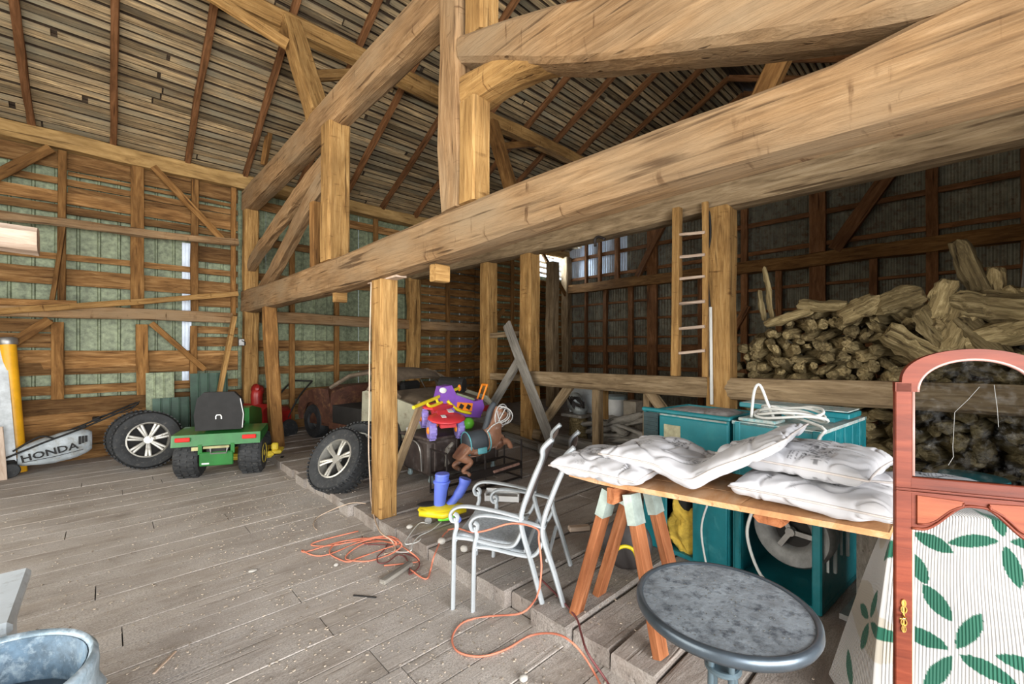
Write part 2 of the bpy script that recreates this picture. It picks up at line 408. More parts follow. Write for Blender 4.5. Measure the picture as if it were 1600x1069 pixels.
# ---- wall_left (far eave wall, Y = 9)
wl = thing('wall_left', None, None, (0, YE, 0), kind='structure')
def ribbed(name, x0, x1, z0, z1, y, mt, parent, pitch=.225, depth=.02, fine=False, axis='X'):
    prof = []
    n = max(1, round((x1-x0)/pitch))
    for i in range(n):
        a = x0+(x1-x0)*i/n; p = (x1-x0)/n
        if fine: prof += [(a+p*t, depth*.5*math.sin(2*PI*t)) for t in (0, .17, .33, .5, .67, .83)]
        else: prof += [(a, 0), (a+p*.80, 0), (a+p*.86, -depth), (a+p*.94, -depth)]
    prof.append((x1, 0)); mb = MB()
    for zz in (z0, z1):
        for (a, d) in prof: mb.v.append((a, y+d, zz) if axis == 'X' else (y-d, a, zz))
    m = len(prof)
    for i in range(m-1): mb.f.append([i, i+1, m+i+1, m+i])
    return mb.build(name, mt, parent)
x = XW
while x < 9.3:
    ribbed('metal_sheet', x, x+.9, 0, EAVE_Z+.2, YE+.12+RS.uniform(0, .01), M_METAL if x < 1.6 else (M_METAL if RS.random() < .5 else M_CORR), wl); x += .9
ribbed('metal_sheet', x, XG, 0, 3.85, YE+.12, M_METAL, wl)
def hb(z, h, x0=XW, x1=1.72, mt=None, t=.03, y=YE, name='girt_board', hew=.006):
    return timber(name, (x0, y, z+RS.uniform(-.01, .01)), (x1, y, z+RS.uniform(-.015, .015)), t, h, mt or M_BOARD, wl, hew=hew, ch=.003)
timber('wall_plate', (XW, YE-.05, 4.585), (XG, YE-.05, 4.585), .26, .23, M_PLATE, wl, hew=.02, ch=.02)
for z, h in ((4.33, .24), (4.03, .09), (3.80, .17), (3.62, .11), (2.94, .09), (2.67, .24), (2.24, .05), (1.47, .26), (1.30, .10), (1.03, .13)):
    hb(z, h)
for z, h in ((4.16, .05), (3.92, .12)): hb(z, h, -.4, 1.7)
for z, h in ((3.25, .26), (2.45, .22)): hb(z, h, 1.1, 1.72, t=.028)
for z, h in ((1.95, .18), (1.75, .20), (1.52, .18), (1.33, .16)): hb(z, h, XW, -.55)
hb(1.75, .16, 1.1, 1.72); hb(1.95, .12, 1.1, 1.72)
for z, h in ((.80, .22), (.57, .23), (.33, .25), (.09, .22)): hb(z, h, XW, 2.2, y=YE-.035, name='baseboard_plank', t=.04)
for px, z0, z1, w in ((-2.9, 0, 4.45, .1), (-1.6, 0, 4.45, .1), (-.46, 2.2, 4.45, .085), (.36, 2.2, 4.45, .16), (1.085, 2.2, 4.45, .10), (1.64, 2.2, 4.45, .07),
                      (-.50, .9, 2.0, .13), (.43, .9, 2.0, .15), (1.07, 1.0, 2.0, .10)):
    timber('stud', (px, YE-.075, z0), (px+RS.uniform(-.02, .02), YE-.075, z1), w, .09, M_STUD, wl, up=(0, 1, 0), hew=.006, ch=.008)
def lwb(a, b, w, off, mt=M_STUD, name='diagonal_brace', t=.05, hew=.008):
    return timber(name, P(*a, Y=YE-off), P(*b, Y=YE-off), t, w, mt, wl, up=(0, 0, 1), hew=hew, ch=.006)
lwb((240, 260), (347, 374), .10, .16); lwb((-40, 292), (80, 232), .12, .16); lwb((100, 355), (82, 470), .10, .15)
lwb((10, 543), (78, 500), .11, .16); lwb((236, 505), (320, 578), .08, .16)
timber('girt_timber', P(-200, 476, Y=YE-.2), P(362, 497, Y=YE-.2), .16, .17, M_BEAM, wl, hew=.012)
timber('girt_pole', P(-150, 318, Y=YE-.2), P(372, 381, Y=YE-.2), .12, .12, M_BEAM, wl, hew=.025, round_=True)
timber('nailed_pole', P(-60, 492, Y=YE-.33), P(372, 459, Y=YE-.33), .05, .08, M_POST, wl, hew=.012)
timber('nailed_pole', P(-60, 470, Y=YE-.30), P(120, 475, Y=YE-.30), .05, .08, M_BOARD, wl, hew=.012)
ribbed('pale_sheet_strip', .93, 1.06, 1.0, 3.4, YE+.05, M_CORRL, wl, pitch=.04, depth=.008)
# further along the eave wall, behind the swing beam and beyond the second bent
for z, h in ((4.25, .16), (3.6, .14), (2.95, .14), (2.2, .20), (1.68, .2), (1.22, .14), (.75, .2), (.45, .2), (.15, .2)): hb(z, h, 2.05, 5.15)
for xx in (2.6, 3.45, 4.3): timber('stud', (xx, YE-.07, .1), (xx, YE-.07, 4.45), .09, .08, M_STUD, wl, up=(0, 1, 0), ch=.006)
z = .15
while z < 4.4:
    x1 = XG if z < 3.7 else 9.3
    for a, b in ((5.3, 7.1), (7.12, 9.0), (9.02, x1)):
        if b > a+.2: timber('siding_board', (a, YE+.02+RS.uniform(-.01, .01), z), (b, YE+.02, z+RS.uniform(-.012, .012)), 0.03, RS.uniform(.13, .18), M_STUD, wl, hew=.01, ch=.003)
    z += .205
for xx in (6.2, 7.3, 8.4, 9.35, 10.0): timber('stud', (xx, YE-.07, .1), (xx, YE-.07, 4.45 if xx < 9.3 else 3.9), .09, .08, M_STUD, wl, up=(0, 1, 0), ch=.006)
timber('diagonal_brace', (6.8, YE-.15, 1.5), (8.0, YE-.15, 2.7), .06, .1, M_STUD, wl)
timber('girt_timber', (2.05, YE-.2, 2.2), (7.2, YE-.2, 2.15), .16, .2, M_BEAM, wl, hew=.012)
timber('diagonal_brace', (9.5, YE-.2, 4.5), (10.6, YE-.2, 3.3), .07, .1, M_STUD, wl)
for zz in (3.95, 4.12, 4.28): timber('gap_louvre', (9.3, YE+.05, zz), (10.75, YE+.05, zz-.03), .02, .07, M_CORRL, wl, up=(0, 0, 1))
# ---- wall_back (gable, X = 10.8)
wb = thing('wall_back', None, None, (XG, 0, 0), kind='structure')
def gz(y): return EAVE_Z+TAN*(YE-RIDGE_Y)-TAN*abs(y-RIDGE_Y)
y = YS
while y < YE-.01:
    y1 = min(y+.8, YE+.1); pale = y > 6.2  # upper corner sheets carry the gap's daylight in their colour
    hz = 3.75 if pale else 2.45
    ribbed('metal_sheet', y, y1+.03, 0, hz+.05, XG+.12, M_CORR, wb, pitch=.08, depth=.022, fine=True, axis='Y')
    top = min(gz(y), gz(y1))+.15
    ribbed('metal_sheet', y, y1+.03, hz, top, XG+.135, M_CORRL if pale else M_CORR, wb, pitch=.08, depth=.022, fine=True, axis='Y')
    y += .8
def gb(y0, z0, y1, z1, w, t, off, mt=M_RAFT, name='girt_board', hew=.01):
    return timber(name, (XG-off, y0, z0), (XG-off, y1, z1), t, w, mt, wb, up=(0, 0, 1) if abs(y1-y0) > .3*abs(z1-z0) else (0, 1, 0), hew=hew, ch=.006)
gb(YE, 3.48, YS, 3.46, .26, .22, .1, M_STUD, 'girt_timber', .02)
for zz, ww in ((4.42, .10), (3.80, .09), (2.95, .06), (2.45, .06), (1.62, .2), (1.95, .05), (1.1, .1), (.6, .12), (5.2, .1), (6.0, .1), (6.7, .1)):
    yl, yr = (YE, YS) if zz < 4.6 else (RIDGE_Y+(7.4-zz)/TAN-.1, max(YS, RIDGE_Y-(7.4-zz)/TAN+.1))
    gb(yl, zz, yr, zz+RS.uniform(-.03, .03), ww, .05, .03)
timber('corner_post', (XG-.12, YE-.16, .1), (XG-.12, YE-.16, 4.5), .26, .26, M_GIRT, wb, up=(0, 1, 0), hew=.02)
for yy, z0, z1, ww in ((8.1, .1, 4.9, .07), (7.4, .1, 3.35, .12), (6.55, .1, 3.35, .15), (5.9, .1, 5.9, .28), (7.6, 3.6, 5.2, .09), (7.0, 3.6, 5.4, .14), (4.6, .1, 3.35, .12), (3.6, .1, 7.2, .14),
                       (2.9, .1, 3.35, .12), (2.2, .1, 6.5, .28), (1.3, .1, 3.35, .12), (.5, .1, 5.8, .16), (-.6, .1, 5.2, .14), (-1.4, .1, 4.8, .2)):
    gb(yy, z0, yy, z1, ww, .1, .07, M_RAFT, 'stud')
gb(6.3, 3.6, 5.3, 5.3, .16, .12, .15, name='diagonal_brace'); gb(1.9, 3.6, 1.0, 5.0, .24, .12, .15, name='diagonal_brace'); gb(4.4, .9, 3.5, 2.6, .14, .1, .15, name='diagonal_brace')
# ---- wall_right (door side, behind the camera) and wall_front (west side)
wr = thing('wall_right', None, None, (0, YS, 0), kind='structure')
def plank_wall(parent, a, b, z0, z1, axis, at):
    q = a
    while q < b-.02:
        e = min(q+.28, b)
        if axis == 'X': timber('wall_plank', ((q+e)/2, at, z0), ((q+e)/2, at, z1), e-q-.01, .04, M_BOARD, parent, up=(0, 1, 0), ch=.003)
        else: timber('wall_plank', (at, (q+e)/2, z0), (at, (q+e)/2, z1), e-q-.01, .04, M_BOARD, parent, up=(1, 0, 0), ch=.003)
        q = e
plank_wall(wr, 2.2, XG, 0, EAVE_Z, 'X', YS); plank_wall(wr, XW, -2.6, 0, EAVE_Z, 'X', YS); plank_wall(wr, -2.6, 2.2, 4.15, EAVE_Z, 'X', YS)
wf = thing('wall_front', None, None, (XW, 0, 0), kind='structure')
plank_wall(wf, 6.3, YE, 0, 5.0, 'Y', XW); plank_wall(wf, YS, -.3, 0, 4.9, 'Y', XW); plank_wall(wf, -.3, 6.3, 4.05, 5.4, 'Y', XW)
MB().prism([(YS, 4.9), (YE, 4.9), (RIDGE_Y, 7.45)], .04, Matrix(((0, 0, 1, XW-.05), (1, 0, 0, 0), (0, 1, 0, 0), (0, 0, 0, 1)))).build('gable_panel', M_BOARD, wf)

# ================================================================ TIMBER FRAME (each timber a thing)
def T(name, a, b, w, h, label, cat, mt=M_BEAM, up=(0, 0, 1), hew=.02, group=None, **k):
    return tag(timber(name, a, b, w, h, mt, None, up=up, hew=hew, **k), label, cat, group)
UPP = (0, 1, 0)
def tbeam(name, x0, x1, stations, label, cat, mt):
    """a hewn beam along Y with its own bottom and top at each station"""
    N = 34; mb = MB(); ya, yb = stations[0][0], stations[-1][0]
    fine = [[V((s[0], s[j], 0)) for s in stations] for j in (1, 2)]; fine = [sm(q, 12) for q in fine]
    def sti(y, j):
        q = fine[j-1]
        for a, b in zip(q[:-1], q[1:]):
            if min(a.x, b.x)-1e-6 <= y <= max(a.x, b.x)+1e-6: return a.y+(b.y-a.y)*((y-a.x)/(b.x-a.x) if abs(b.x-a.x) > 1e-9 else 0)
        return q[-1].y
    ring = []
    for i in range(N+1):
        yy = ya+(yb-ya)*i/N
        for (y0, b0, t0), (y1, b1, t1) in zip(stations[:-1], stations[1:]):
            if min(y0, y1)-1e-6 <= yy <= max(y0, y1)+1e-6:
                lo = sti(yy, 1); hi = sti(yy, 2)
        c = .03; R = [(x0+c, lo), ((x0+x1)/2, lo-.01), (x1-c, lo), (x1, lo+c), (x1, (lo+hi)/2), (x1, hi-c), (x1-c, hi), ((x0+x1)/2, hi), (x0+c, hi), (x0, hi-c), (x0, (lo+hi)/2), (x0, lo+c)]
        for k, (x, z) in enumerate(R):
            mb.v.append((ya-yy, x-x0+nz(yy*1.7, k*2.3, x0)*.012+nz(yy*5, k*2.3, 7)*.005, z+nz(yy*1.9, k*2.1, 5+x0)*.009+nz(yy*6, k*2, 2)*.004))
    n = 12
    for i in range(N):
        for k in range(n):
            k2 = (k+1) % n; mb.f.append([i*n+k, i*n+k2, (i+1)*n+k2, (i+1)*n+k])
    mb.f.append(list(range(n))); mb.f.append([N*n+k for k in range(n)][::-1])
    M = Matrix(((0, 1, 0, x0), (-1, 0, 0, ya), (0, 0, 1, 0), (0, 0, 0, 1)))
    return tag(mb.build(name, mt, None, M), label, cat)
tbeam('swing_beam', 1.75, 2.0, [(8.9, 2.26, 2.66), (7, 2.26, 2.60), (4.5, 2.25, 2.585), (3, 2.28, 2.60), (1.6, 2.33, 2.60), (.7, 2.345, 2.585), (.3, 2.34, 2.575), (0, 2.33, 2.62), (-1.9, 2.32, 2.66)],
      'huge hewn swing beam running low across the whole picture to the near right', 'beam', M_BEAM)
tbeam('tie_beam', 1.76, 2.0, [(8.9, 4.06, 4.44), (6.5, 4.08, 4.42), (4.6, 4.09, 4.42), (2.62, 4.09, 4.40)], 'long brown tie beam slanting from wall plate to the tall centre post', 'beam', M_BEAM)
T('timber_post', (1.87, 4.875, 2.585), (1.87, 4.875, 4.10), .24, .27, 'stout square post between swing beam and tie beam', 'post', M_POST, UPP, .008)
T('timber_post', (1.87, 2.53, 2.60), (1.87, 2.53, 6.3), .24, .25, 'tall rough centre post rising out of the picture above the swing beam', 'post', M_BEAM, UPP, .02)
T('timber_post', (1.825, 2.315, 2.60), (1.825, 2.315, 3.29), .15, .17, 'short pale post butted against the tall centre post, under the brace', 'post', M_POST, UPP, .006)
T('timber_post', (1.86, 2.28, 3.72), (1.86, 2.28, 5.8), .17, .18, 'pale upper post piece beside the tall centre post at top edge', 'post', M_POST, UPP, .006)
tbeam('diagonal_strut', 1.74, 1.97, [(2.40, 3.58, 3.76), (1.9, 3.34, 3.60), (1.4, 3.09, 3.42), (.75, 2.84, 3.14), (.1, 2.605, 2.93), (-.3, 2.56, 2.80), (-.7, 2.62, 2.66)], 'pale curved strut sloping down from centre post to the swing beam at right', 'beam', M_BEAM)
tbeam('brace_block', 1.76, 1.99, [(2.40, 3.29, 3.5), (1.9, 3.27, 3.42), (1.45, 3.16, 3.25)], 'pale hewn brace with a pointed knot under the curved strut', 'beam', M_POST)
# braces between wall post and first post
T('knee_brace', (1.87, 8.75, 3.05), (1.87, 4.98, 3.78), .12, .20, 'long brace rising from wall post to the square post', 'brace', M_BEAM, hew=.025, bow=.08)
T('knee_brace', (1.87, 8.0, 2.55), (1.87, 5.05, 3.62), .12, .22, 'steep tapered brace standing on the swing beam beside the square post', 'brace', M_BEAM, hew=.02)
T('short_stud', (1.86, 5.45, 2.58), (1.86, 5.42, 3.38), .12, .13, 'small brown stud between brace and square post on the swing beam', 'post', M_STUD, UPP, .01)
T('timber_post', (1.87, 8.78, .1), (1.87, 8.78, 4.06), .22, .24, 'wall post at the far end of swing beam and tie beam', 'post', M_POST, UPP, .012)
T('diagonal_prop', P(338, 640, Y=8.5), P(366, 495, Y=8.6), .06, .16, 'pale prop board leaning to the wall post behind the green mower', 'brace', M_POST, hew=.006)
T('timber_post', (1.93, 7.35, .1), (1.86, 7.45, 2.27), .17, .18, 'rough brown post under far part of swing beam', 'post', M_STUD, UPP, .02)
# main support post
post = thing('support_post', 'golden square post under the swing beam at the step edge, cord beside it', 'post', (1.86, 3.72, .1))
timber('shaft', (1.865, 3.70, .1), (1.865, 3.70, 2.245), .17, .20, M_POST, post, up=UPP, hew=.008)
mb = MB(); mb.box((1.88, 3.69, 2.252), (.10, .56, .018)); tag(mb.build('shim_board', M_PALE, post), 'thin pale shim board on top')
for i, (px, py, X) in enumerate(((536, 458, 1.95), (693, 416, 1.93))):
    p = P(px, py, X=X)
    T('joist_stub', (X-.10, p.y, 2.205), (X+.03, p.y, 2.205), .085, .13, ('pale sawn joist stub under swing beam left of the golden post', 'pale sawn joist stub under swing beam right of the golden post')[i], 'wood block', M_POST, hew=.003)
# purlin posts and their braces
T('purlin_post', (1.87, 5.38, 4.40), (1.75, 6.10, PUR_Z-.02), .24, .24, 'leaning purlin post standing on the tie beam', 'post', M_POST, UPP, .012)
T('purlin_brace', (1.66, 5.86, 5.42), (.65, PUR_Y, PUR_Z-.05), .08, .12, 'thin brace from leaning purlin post up to the left', 'brace', M_POST, hew=.01)
T('purlin_brace', (1.86, 5.85, 5.1), (3.0, PUR_Y, PUR_Z-.08), .10, .13, 'thin brace from leaning purlin post up to the right', 'brace', M_POST, hew=.01)
T('hanging_stud', P(438, 95, X=2.1), P(412, 258, X=1.93), .07, .09, 'narrow brown stick beside the leaning purlin post', 'brace', M_STUD, hew=.006)
T('purlin_post', (5.25, 5.3, 3.62), (5.2, 6.08, PUR_Z-.08), .16, .22, 'brown purlin post of the second frame, seen above the swing beam', 'post', M_STUD, UPP, .012)
T('purlin_brace', (5.22, 5.9, 5.3), (6.4, PUR_Y, PUR_Z-.06), .08, .12, 'dark brace beside the second purlin post under the roof', 'brace', M_STUD, hew=.01)
T('purlin_post', (5.22, 1.95, 3.62), (5.2, .75, 5.95), .15, .20, 'brown leaning post under the curved strut at top right', 'post', M_STUD, UPP, .012)
# second frame (X = 5.2)
tbeam('second_beam', 5.0, 5.3, [(8.95, 3.20, 3.62), (6, 3.2, 3.64), (4, 3.18, 3.62), (2, 3.20, 3.66), (0, 3.2, 3.66), (-1.95, 3.2, 3.66)], 'second long hewn beam behind and below the swing beam, carried by posts', 'beam', M_GIRT)
T('timber_post', (5.15, 8.78, .1), (5.15, 8.78, 3.22), .3, .3, 'round-edged far post behind the golden post and old car', 'post', M_POST, UPP, .03, ch=.07)
T('timber_post', (5.18, 6.15, .1), (5.18, 6.15, 3.22), .25, .25, 'weathered post behind the toys, left of a pair', 'post', M_POST, UPP, .015)
T('timber_post', (5.18, 5.08, .1), (5.18, 5.08, 3.22), .25, .26, 'weathered post with the horizontal rail starting at it', 'post', M_POST, UPP, .015)
T('timber_post', (5.15, 1.98, .1), (5.15, 1.98, 3.22), .27, .26, 'broad golden post beside the ladder with wire and conduit', 'post', M_POST, UPP, .012)
T('timber_post', (8.6, 7.6, .1), (8.6, 7.6, 3.9), .28, .26, 'dim post in the bay behind the pair of posts', 'post', M_GIRT, UPP, .015)
T('rail', (5.15, 6.05, 1.86), (5.15, 5.2, 1.87), .09, .09, 'short upper rail between the pair of posts', 'rail', M_GIRT, hew=.01)
T('rail', (5.15, 6.05, 1.12), (5.15, 5.2, 1.12), .09, .12, 'short lower rail between the pair of posts', 'rail', M_GIRT, hew=.01)
tbeam('girt_rail', 5.02, 5.2, [(5.1, 1.03, 1.25), (3.5, 1.04, 1.27), (1.9, 1.06, 1.29), (0, 1.10, 1.34), (-1.9, 1.10, 1.34)], 'long horizontal weathered rail in front of the firewood stack', 'beam', M_GIRT)
T('rail_brace', P(893, 600, X=5.15), P(850, 660, X=5.15), .07, .14, 'short brace under left end of the long rail', 'brace', M_GIRT, hew=.01)
T('rail_post', P(934, 603, X=5.15), P(934, 706, X=5.15), .12, .12, 'short post under the rail beside the small wood stack', 'post', M_GIRT, UPP, .01)
T('rail_post', P(946, 608, X=5.4), P(946, 655, X=5.4), .07, .07, 'thin pale stick post just right of the short rail post', 'post', M_POST, UPP, .006)
T('rail_post', P(1011, 608, X=5.15), P(1011, 720, X=5.15), .07, .09, 'short thin post under the rail just left of the teal cabinets', 'post', M_GIRT, UPP, .01)
T('rail_brace', P(1013, 610, X=5.1), P(1060, 675, X=5.1), .06, .13, 'short brace under the rail behind the teal cabinet corner', 'brace', M_GIRT, hew=.01)
T('sill_timber', (5.3, 5.0, .17), (5.3, 1.2, .17), .18, .14, 'grey sill timber on the ground under the long rail', 'beam', M_GREYW, hew=.008)
# ladder
lad = thing('ladder', 'pale wooden wall ladder with thin rungs beside the broad golden post', 'ladder', (4.93, 2.3, 1.3))
ya = P(1056, 400, X=4.93).y; yb_ = P(1101, 400, X=4.93).y
timber('side_rail', (4.93, ya, 1.30), (4.93, ya-.02, 3.28), .10, .09, M_POST, lad, up=UPP, hew=.004)
timber('side_rail', (4.95, yb_, 1.30), (4.95, yb_, 3.28), .035, .06, M_POST, lad, up=UPP, hew=.004)
for py in (365, 400, 434, 473, 512, 550):
    a = P(1061, py+2, X=4.91); b = P(1101, py-2, X=4.91)
    timber('rung', a, b, .03, .035, M_PALE, lad, hew=.005, round_=True)
# beam end at far left
T('log_end', P(60, 377, D=3.0), P(60, 377, D=3.0)+V((-2.9, 0, 0)), .19, .17, 'pale sawn log end poking in at the left edge', 'log', M_PALE, hew=.012, ch=.04)
T('timber_post', (-3.0, 4.42, 0), (-3.0, 4.42, 2.29), .2, .2, 'post carrying the log at the left, outside the picture', 'post', M_POST, UPP)
# leaning and lying lumber
T('grey_plank', (4.80, 4.22, .13), (4.96, 5.42, 2.04), .04, .19, 'long grey plank leaning against the post with the rail', 'plank', M_GREYW, hew=.004)
T('grey_plank', (5.0, 6.25, .13), (4.94, 5.1, 1.42), .04, .16, 'shorter grey plank crossing behind the long leaning one', 'plank', M_GREYW, hew=.004)
T('grey_plank', P(785, 678, Z=.14), P(868, 708, Z=.14), .2, .06, 'grey board lying flat behind the rocking horse', 'plank', M_GREYW, hew=.004)
T('round_log', P(778, 668, Z=.2)+V((.1, 0, 0)), P(850, 682, Z=.2), .2, .2, 'dark round log lying by the pair of posts', 'log', M_GIRT, hew=.02, round_=True)
T('grey_plank', P(848, 700, Z=.17), P(905, 712, Z=.17), .22, .14, 'thick grey timber lying across from the leaning plank foot', 'plank', M_GREYW, hew=.006)
T('leaning_board', P(609, 762, Z=.11), (2.72, 4.45, .98), .04, .1, 'narrow pale board leaning between golden post and dark trunk', 'plank', M_GIRT, hew=.003)
# ================================================================ FIREWOOD
RS = random.Random(11)
ORD = ['', 'first', 'second', 'third', 'fourth', 'fifth', 'sixth', 'seventh', 'eighth', 'ninth', 'tenth', 'eleventh', 'twelfth', 'thirteenth', 'fourteenth', 'fifteenth', 'sixteenth', 'seventeenth', 'eighteenth', 'nineteenth', 'twentieth', 'twenty-first', 'twenty-second', 'twenty-third', 'twenty-fourth', 'twenty-fifth']
def logmesh(L, r, s, flat=1.0):
    mb = MB(); n = 9; st = 9
    prof = [r*(1+.35*nz(math.cos(2*PI*k/n)*1.3, math.sin(2*PI*k/n)*1.3, s)) for k in range(n)]
    for i in range(st+1):
        t = i/st; x = L*(t-.5); e = 1-.25*(abs(2*t-1)**6)
        for k in range(n):
            a = 2*PI*k/n; q = prof[k]*e*(1+.42*nz(x*7, k*1.9, s+3)+.30*nz(x*17, k*2.9, s))
            xx = x+.05*nz(k*1.7, s, i)*(1 if i in (0, st) else .3)
            mb.v.append((xx, math.cos(a)*q+.02*nz(x*4, s, 1), math.sin(a)*q*flat+.02*nz(x*4, s, 5)))
    for i in range(st):
        for k in range(n):
            k2 = (k+1) % n; mb.f.append([i*n+k, i*n+k2, (i+1)*n+k2, (i+1)*n+k])
    c0 = len(mb.v); mb.v.append((-L/2-.015, 0, 0)); mb.v.append((L/2+.015, 0, 0))
    for k in range(n):
        k2 = (k+1) % n; mb.f.append([c0, k2, k]); mb.f.append([c0+1, st*n+k, st*n+k2])
    return mb
protos = []
def firewood(loc, rz, ry, rx, label, group, kind=None, s=1.0):
    k = RS.randrange(10) if kind is None else kind
    while len(protos) <= k:
        i = len(protos); protos.append(None)
    M = Matrix.Translation(V(loc)) @ Matrix.Rotation(rz, 4, 'Z') @ Matrix.Rotation(ry, 4, 'Y') @ Matrix.Rotation(rx, 4, 'X') @ Matrix.Scale(s, 4)
    if protos[k] is None:
        o = logmesh(RS.uniform(.42, .62), RS.uniform(.055, .082), k*5.3, RS.uniform(.6, 1)).build('firewood_log', M_LOG, None, M, smooth='auto'); protos[k] = o.data
    else:
        o = bpy.data.objects.new('firewood_log', protos[k]); link(o, None, M)
    return tag(o, label, 'log', group)
def top_at(y):     # top of the long stack along the wall, read off the photograph
    pts = [(-.9, 2.12), (-.3, 2.12), (.1, 2.10), (.45, 2.08), (.8, 2.08), (1.15, 2.02), (1.45, 1.95), (1.7, 1.82), (1.85, 1.6), (1.97, 1.42)]
    for (a, b), (c, d) in zip(pts[:-1], pts[1:]):
        if a <= y <= c: return b+(d-b)*(y-a)/(c-a)
    return 0
cnt = 0
z = 1.19; row = 0
while z < 2.2:
    y = -.85+(row % 2)*.065; nb_ = 0
    while y < 2.0:
        if z <= top_at(y)+.01:
            big = z > 1.75 and y < .5
            nb_ += 1
            firewood((5.80+RS.uniform(-.07, .07), y+RS.uniform(-.02, .02), z+RS.uniform(-.02, .02)), RS.uniform(-.55, .55), RS.uniform(-.3, .3), RS.uniform(0, 6),
                     f'weathered split log, {ORD[nb_]} from the right end in row {ORD[row+1]} above the rail', 'firewood stacked above the rail', s=RS.uniform(.8, 1.1)*(1.25 if big else 1)); cnt += 1
        y += .128*(1.15 if z > 1.75 and y < .5 else 1)
    z += .104; row += 1
z = .17; row = 0
while z < 1.15:
    y = -.5+(row % 2)*.08; nb_ = 0
    while y < 1.35:
        nb_ += 1
        firewood((5.82+RS.uniform(-.06, .06), y, z), RS.uniform(-.5, .5), RS.uniform(-.25, .25), RS.uniform(0, 6), f'dark split log, {ORD[nb_]} from the right end in row {ORD[row+1]} below the rail', 'firewood stacked below the rail', s=RS.uniform(1.1, 1.35)); cnt += 1
        y += .165
    z += .15; row += 1
y = -.8                                    # a back row that carries the first layer above the rail, joined
mb = MB()
for i in range(7):
    for j in range(16):
        yy = -.75+j*.17; zz = .16+i*.155
        if yy > 1.35: mb.tube([(5.6, yy, zz), (6.0, yy+.02, zz+.01), (6.15, yy, zz)], .075, 7)
tag(mb.build('log_pile_core', M_LOG), 'packed logs of the stack hidden behind post and cabinets', 'log', None, 'stuff')
# bigger chunks lying across the right part of the stack
for (px, py, L, r, ang, lb) in ((1405, 470, .34, .11, .35, 'pale angular block of wood at the peak of the stack middle'), (1466, 520, .5, .10, -1.1, 'long split log slanting down right part of the stack'), (1500, 505, .5, .10, 1.25, 'thick split log standing among the right part of the stack'),
                                (1530, 530, .45, .10, -.9, 'thick brown log leaning in the right part of the stack'), (1470, 470, .36, .09, 1.3, 'knobbly upright stump end on top of the stack'), (1343, 482, .34, .10, .5, 'grey knotty chunk on top of the stack left of the pale block'),
                                (1555, 480, .5, .12, -.25, 'grey hollow log resting on top right of the stack'), (1430, 545, .5, .11, -.6, 'dark slanting log in the middle right of the stack'), (1570, 520, .5, .12, .3, 'large dark log at the right edge of the stack'), (1230, 497, .44, .05, .3, 'long pale thin log on the left top of the stack'), (1283, 478, .4, .06, -.1, 'pale yellow flat log on the stack top')):
    p = P(px, py, X=5.42)
    M = frame(p-V((0, -math.cos(ang)*L/2, math.sin(ang)*L/2)), p+V((0, -math.cos(ang)*L/2, math.sin(ang)*L/2)), (1, 0, 0)) @ Matrix.Translation((L/2, 0, 0))
    tag(logmesh(L, r, px*.1, .9).build('firewood_log', M_LOG, None, M, smooth='auto'), lb, 'log')
def stick(a, b, r, lb, X=5.6):
    p, q = P(*a, X=X), P(*b, X=X); L = (q-p).length
    tag(logmesh(L, r, a[0]*.13, .9).build('wood_stick', M_LOG, None, frame(p, q) @ Matrix.Translation((L/2, 0, 0)), smooth='auto'), lb, 'log')
stick((1208, 500), (1195, 420), .035, 'tall thin stick standing at left end of the stack'); stick((1193, 500), (1187, 455), .03, 'short thin stick standing at left end of the stack')
stick((1540, 470), (1495, 378), .085, 'tall ridged log standing tilted on top of the stack'); stick((1562, 465), (1556, 420), .07, 'small knobby stump standing on the stack at right')
T('cedar_post', (5.7, P(1597, 500, X=5.7).y-.08, .14), (5.7, P(1597, 500, X=5.7).y-.1, 3.0), .18, .18, 'grey round post standing in the stack at the right picture edge', 'post', M_GREYW, UPP, .02, round_=True)
# small stack under the rail
for i, (px, py, L, r, a) in enumerate(((945, 652, .5, .06, .0), (975, 655, .6, .07, .35), (930, 662, .45, .06, .1), (960, 668, .6, .06, -.15), (990, 660, .5, .06, .3), (985, 672, .6, .07, -.25),
                                       (950, 680, .6, .06, .1), (975, 688, .6, .07, .2), (995, 684, .5, .06, .0), (940, 672, .5, .05, .2), (945, 690, .6, .07, .3), (1000, 650, .4, .05, .5))):
    p = P(px, py, X=5.55+RS.uniform(-.05, .05))
    M = Matrix.Translation(p) @ Matrix.Rotation(PI/2+RS.uniform(-.4, .4), 4, 'Z') @ Matrix.Rotation(a, 4, 'Y')
    tag(logmesh(L, r, i*3.1+50, .75).build('firewood_log', M_GREYW, None, M, smooth='auto'), ('grey split log low' if i in (6, 7, 8, 10) else 'grey split log high')+' in the small heap beside the cabinets, '+ORD[i+1]+' from its top left', 'log', 'small heap of split logs')

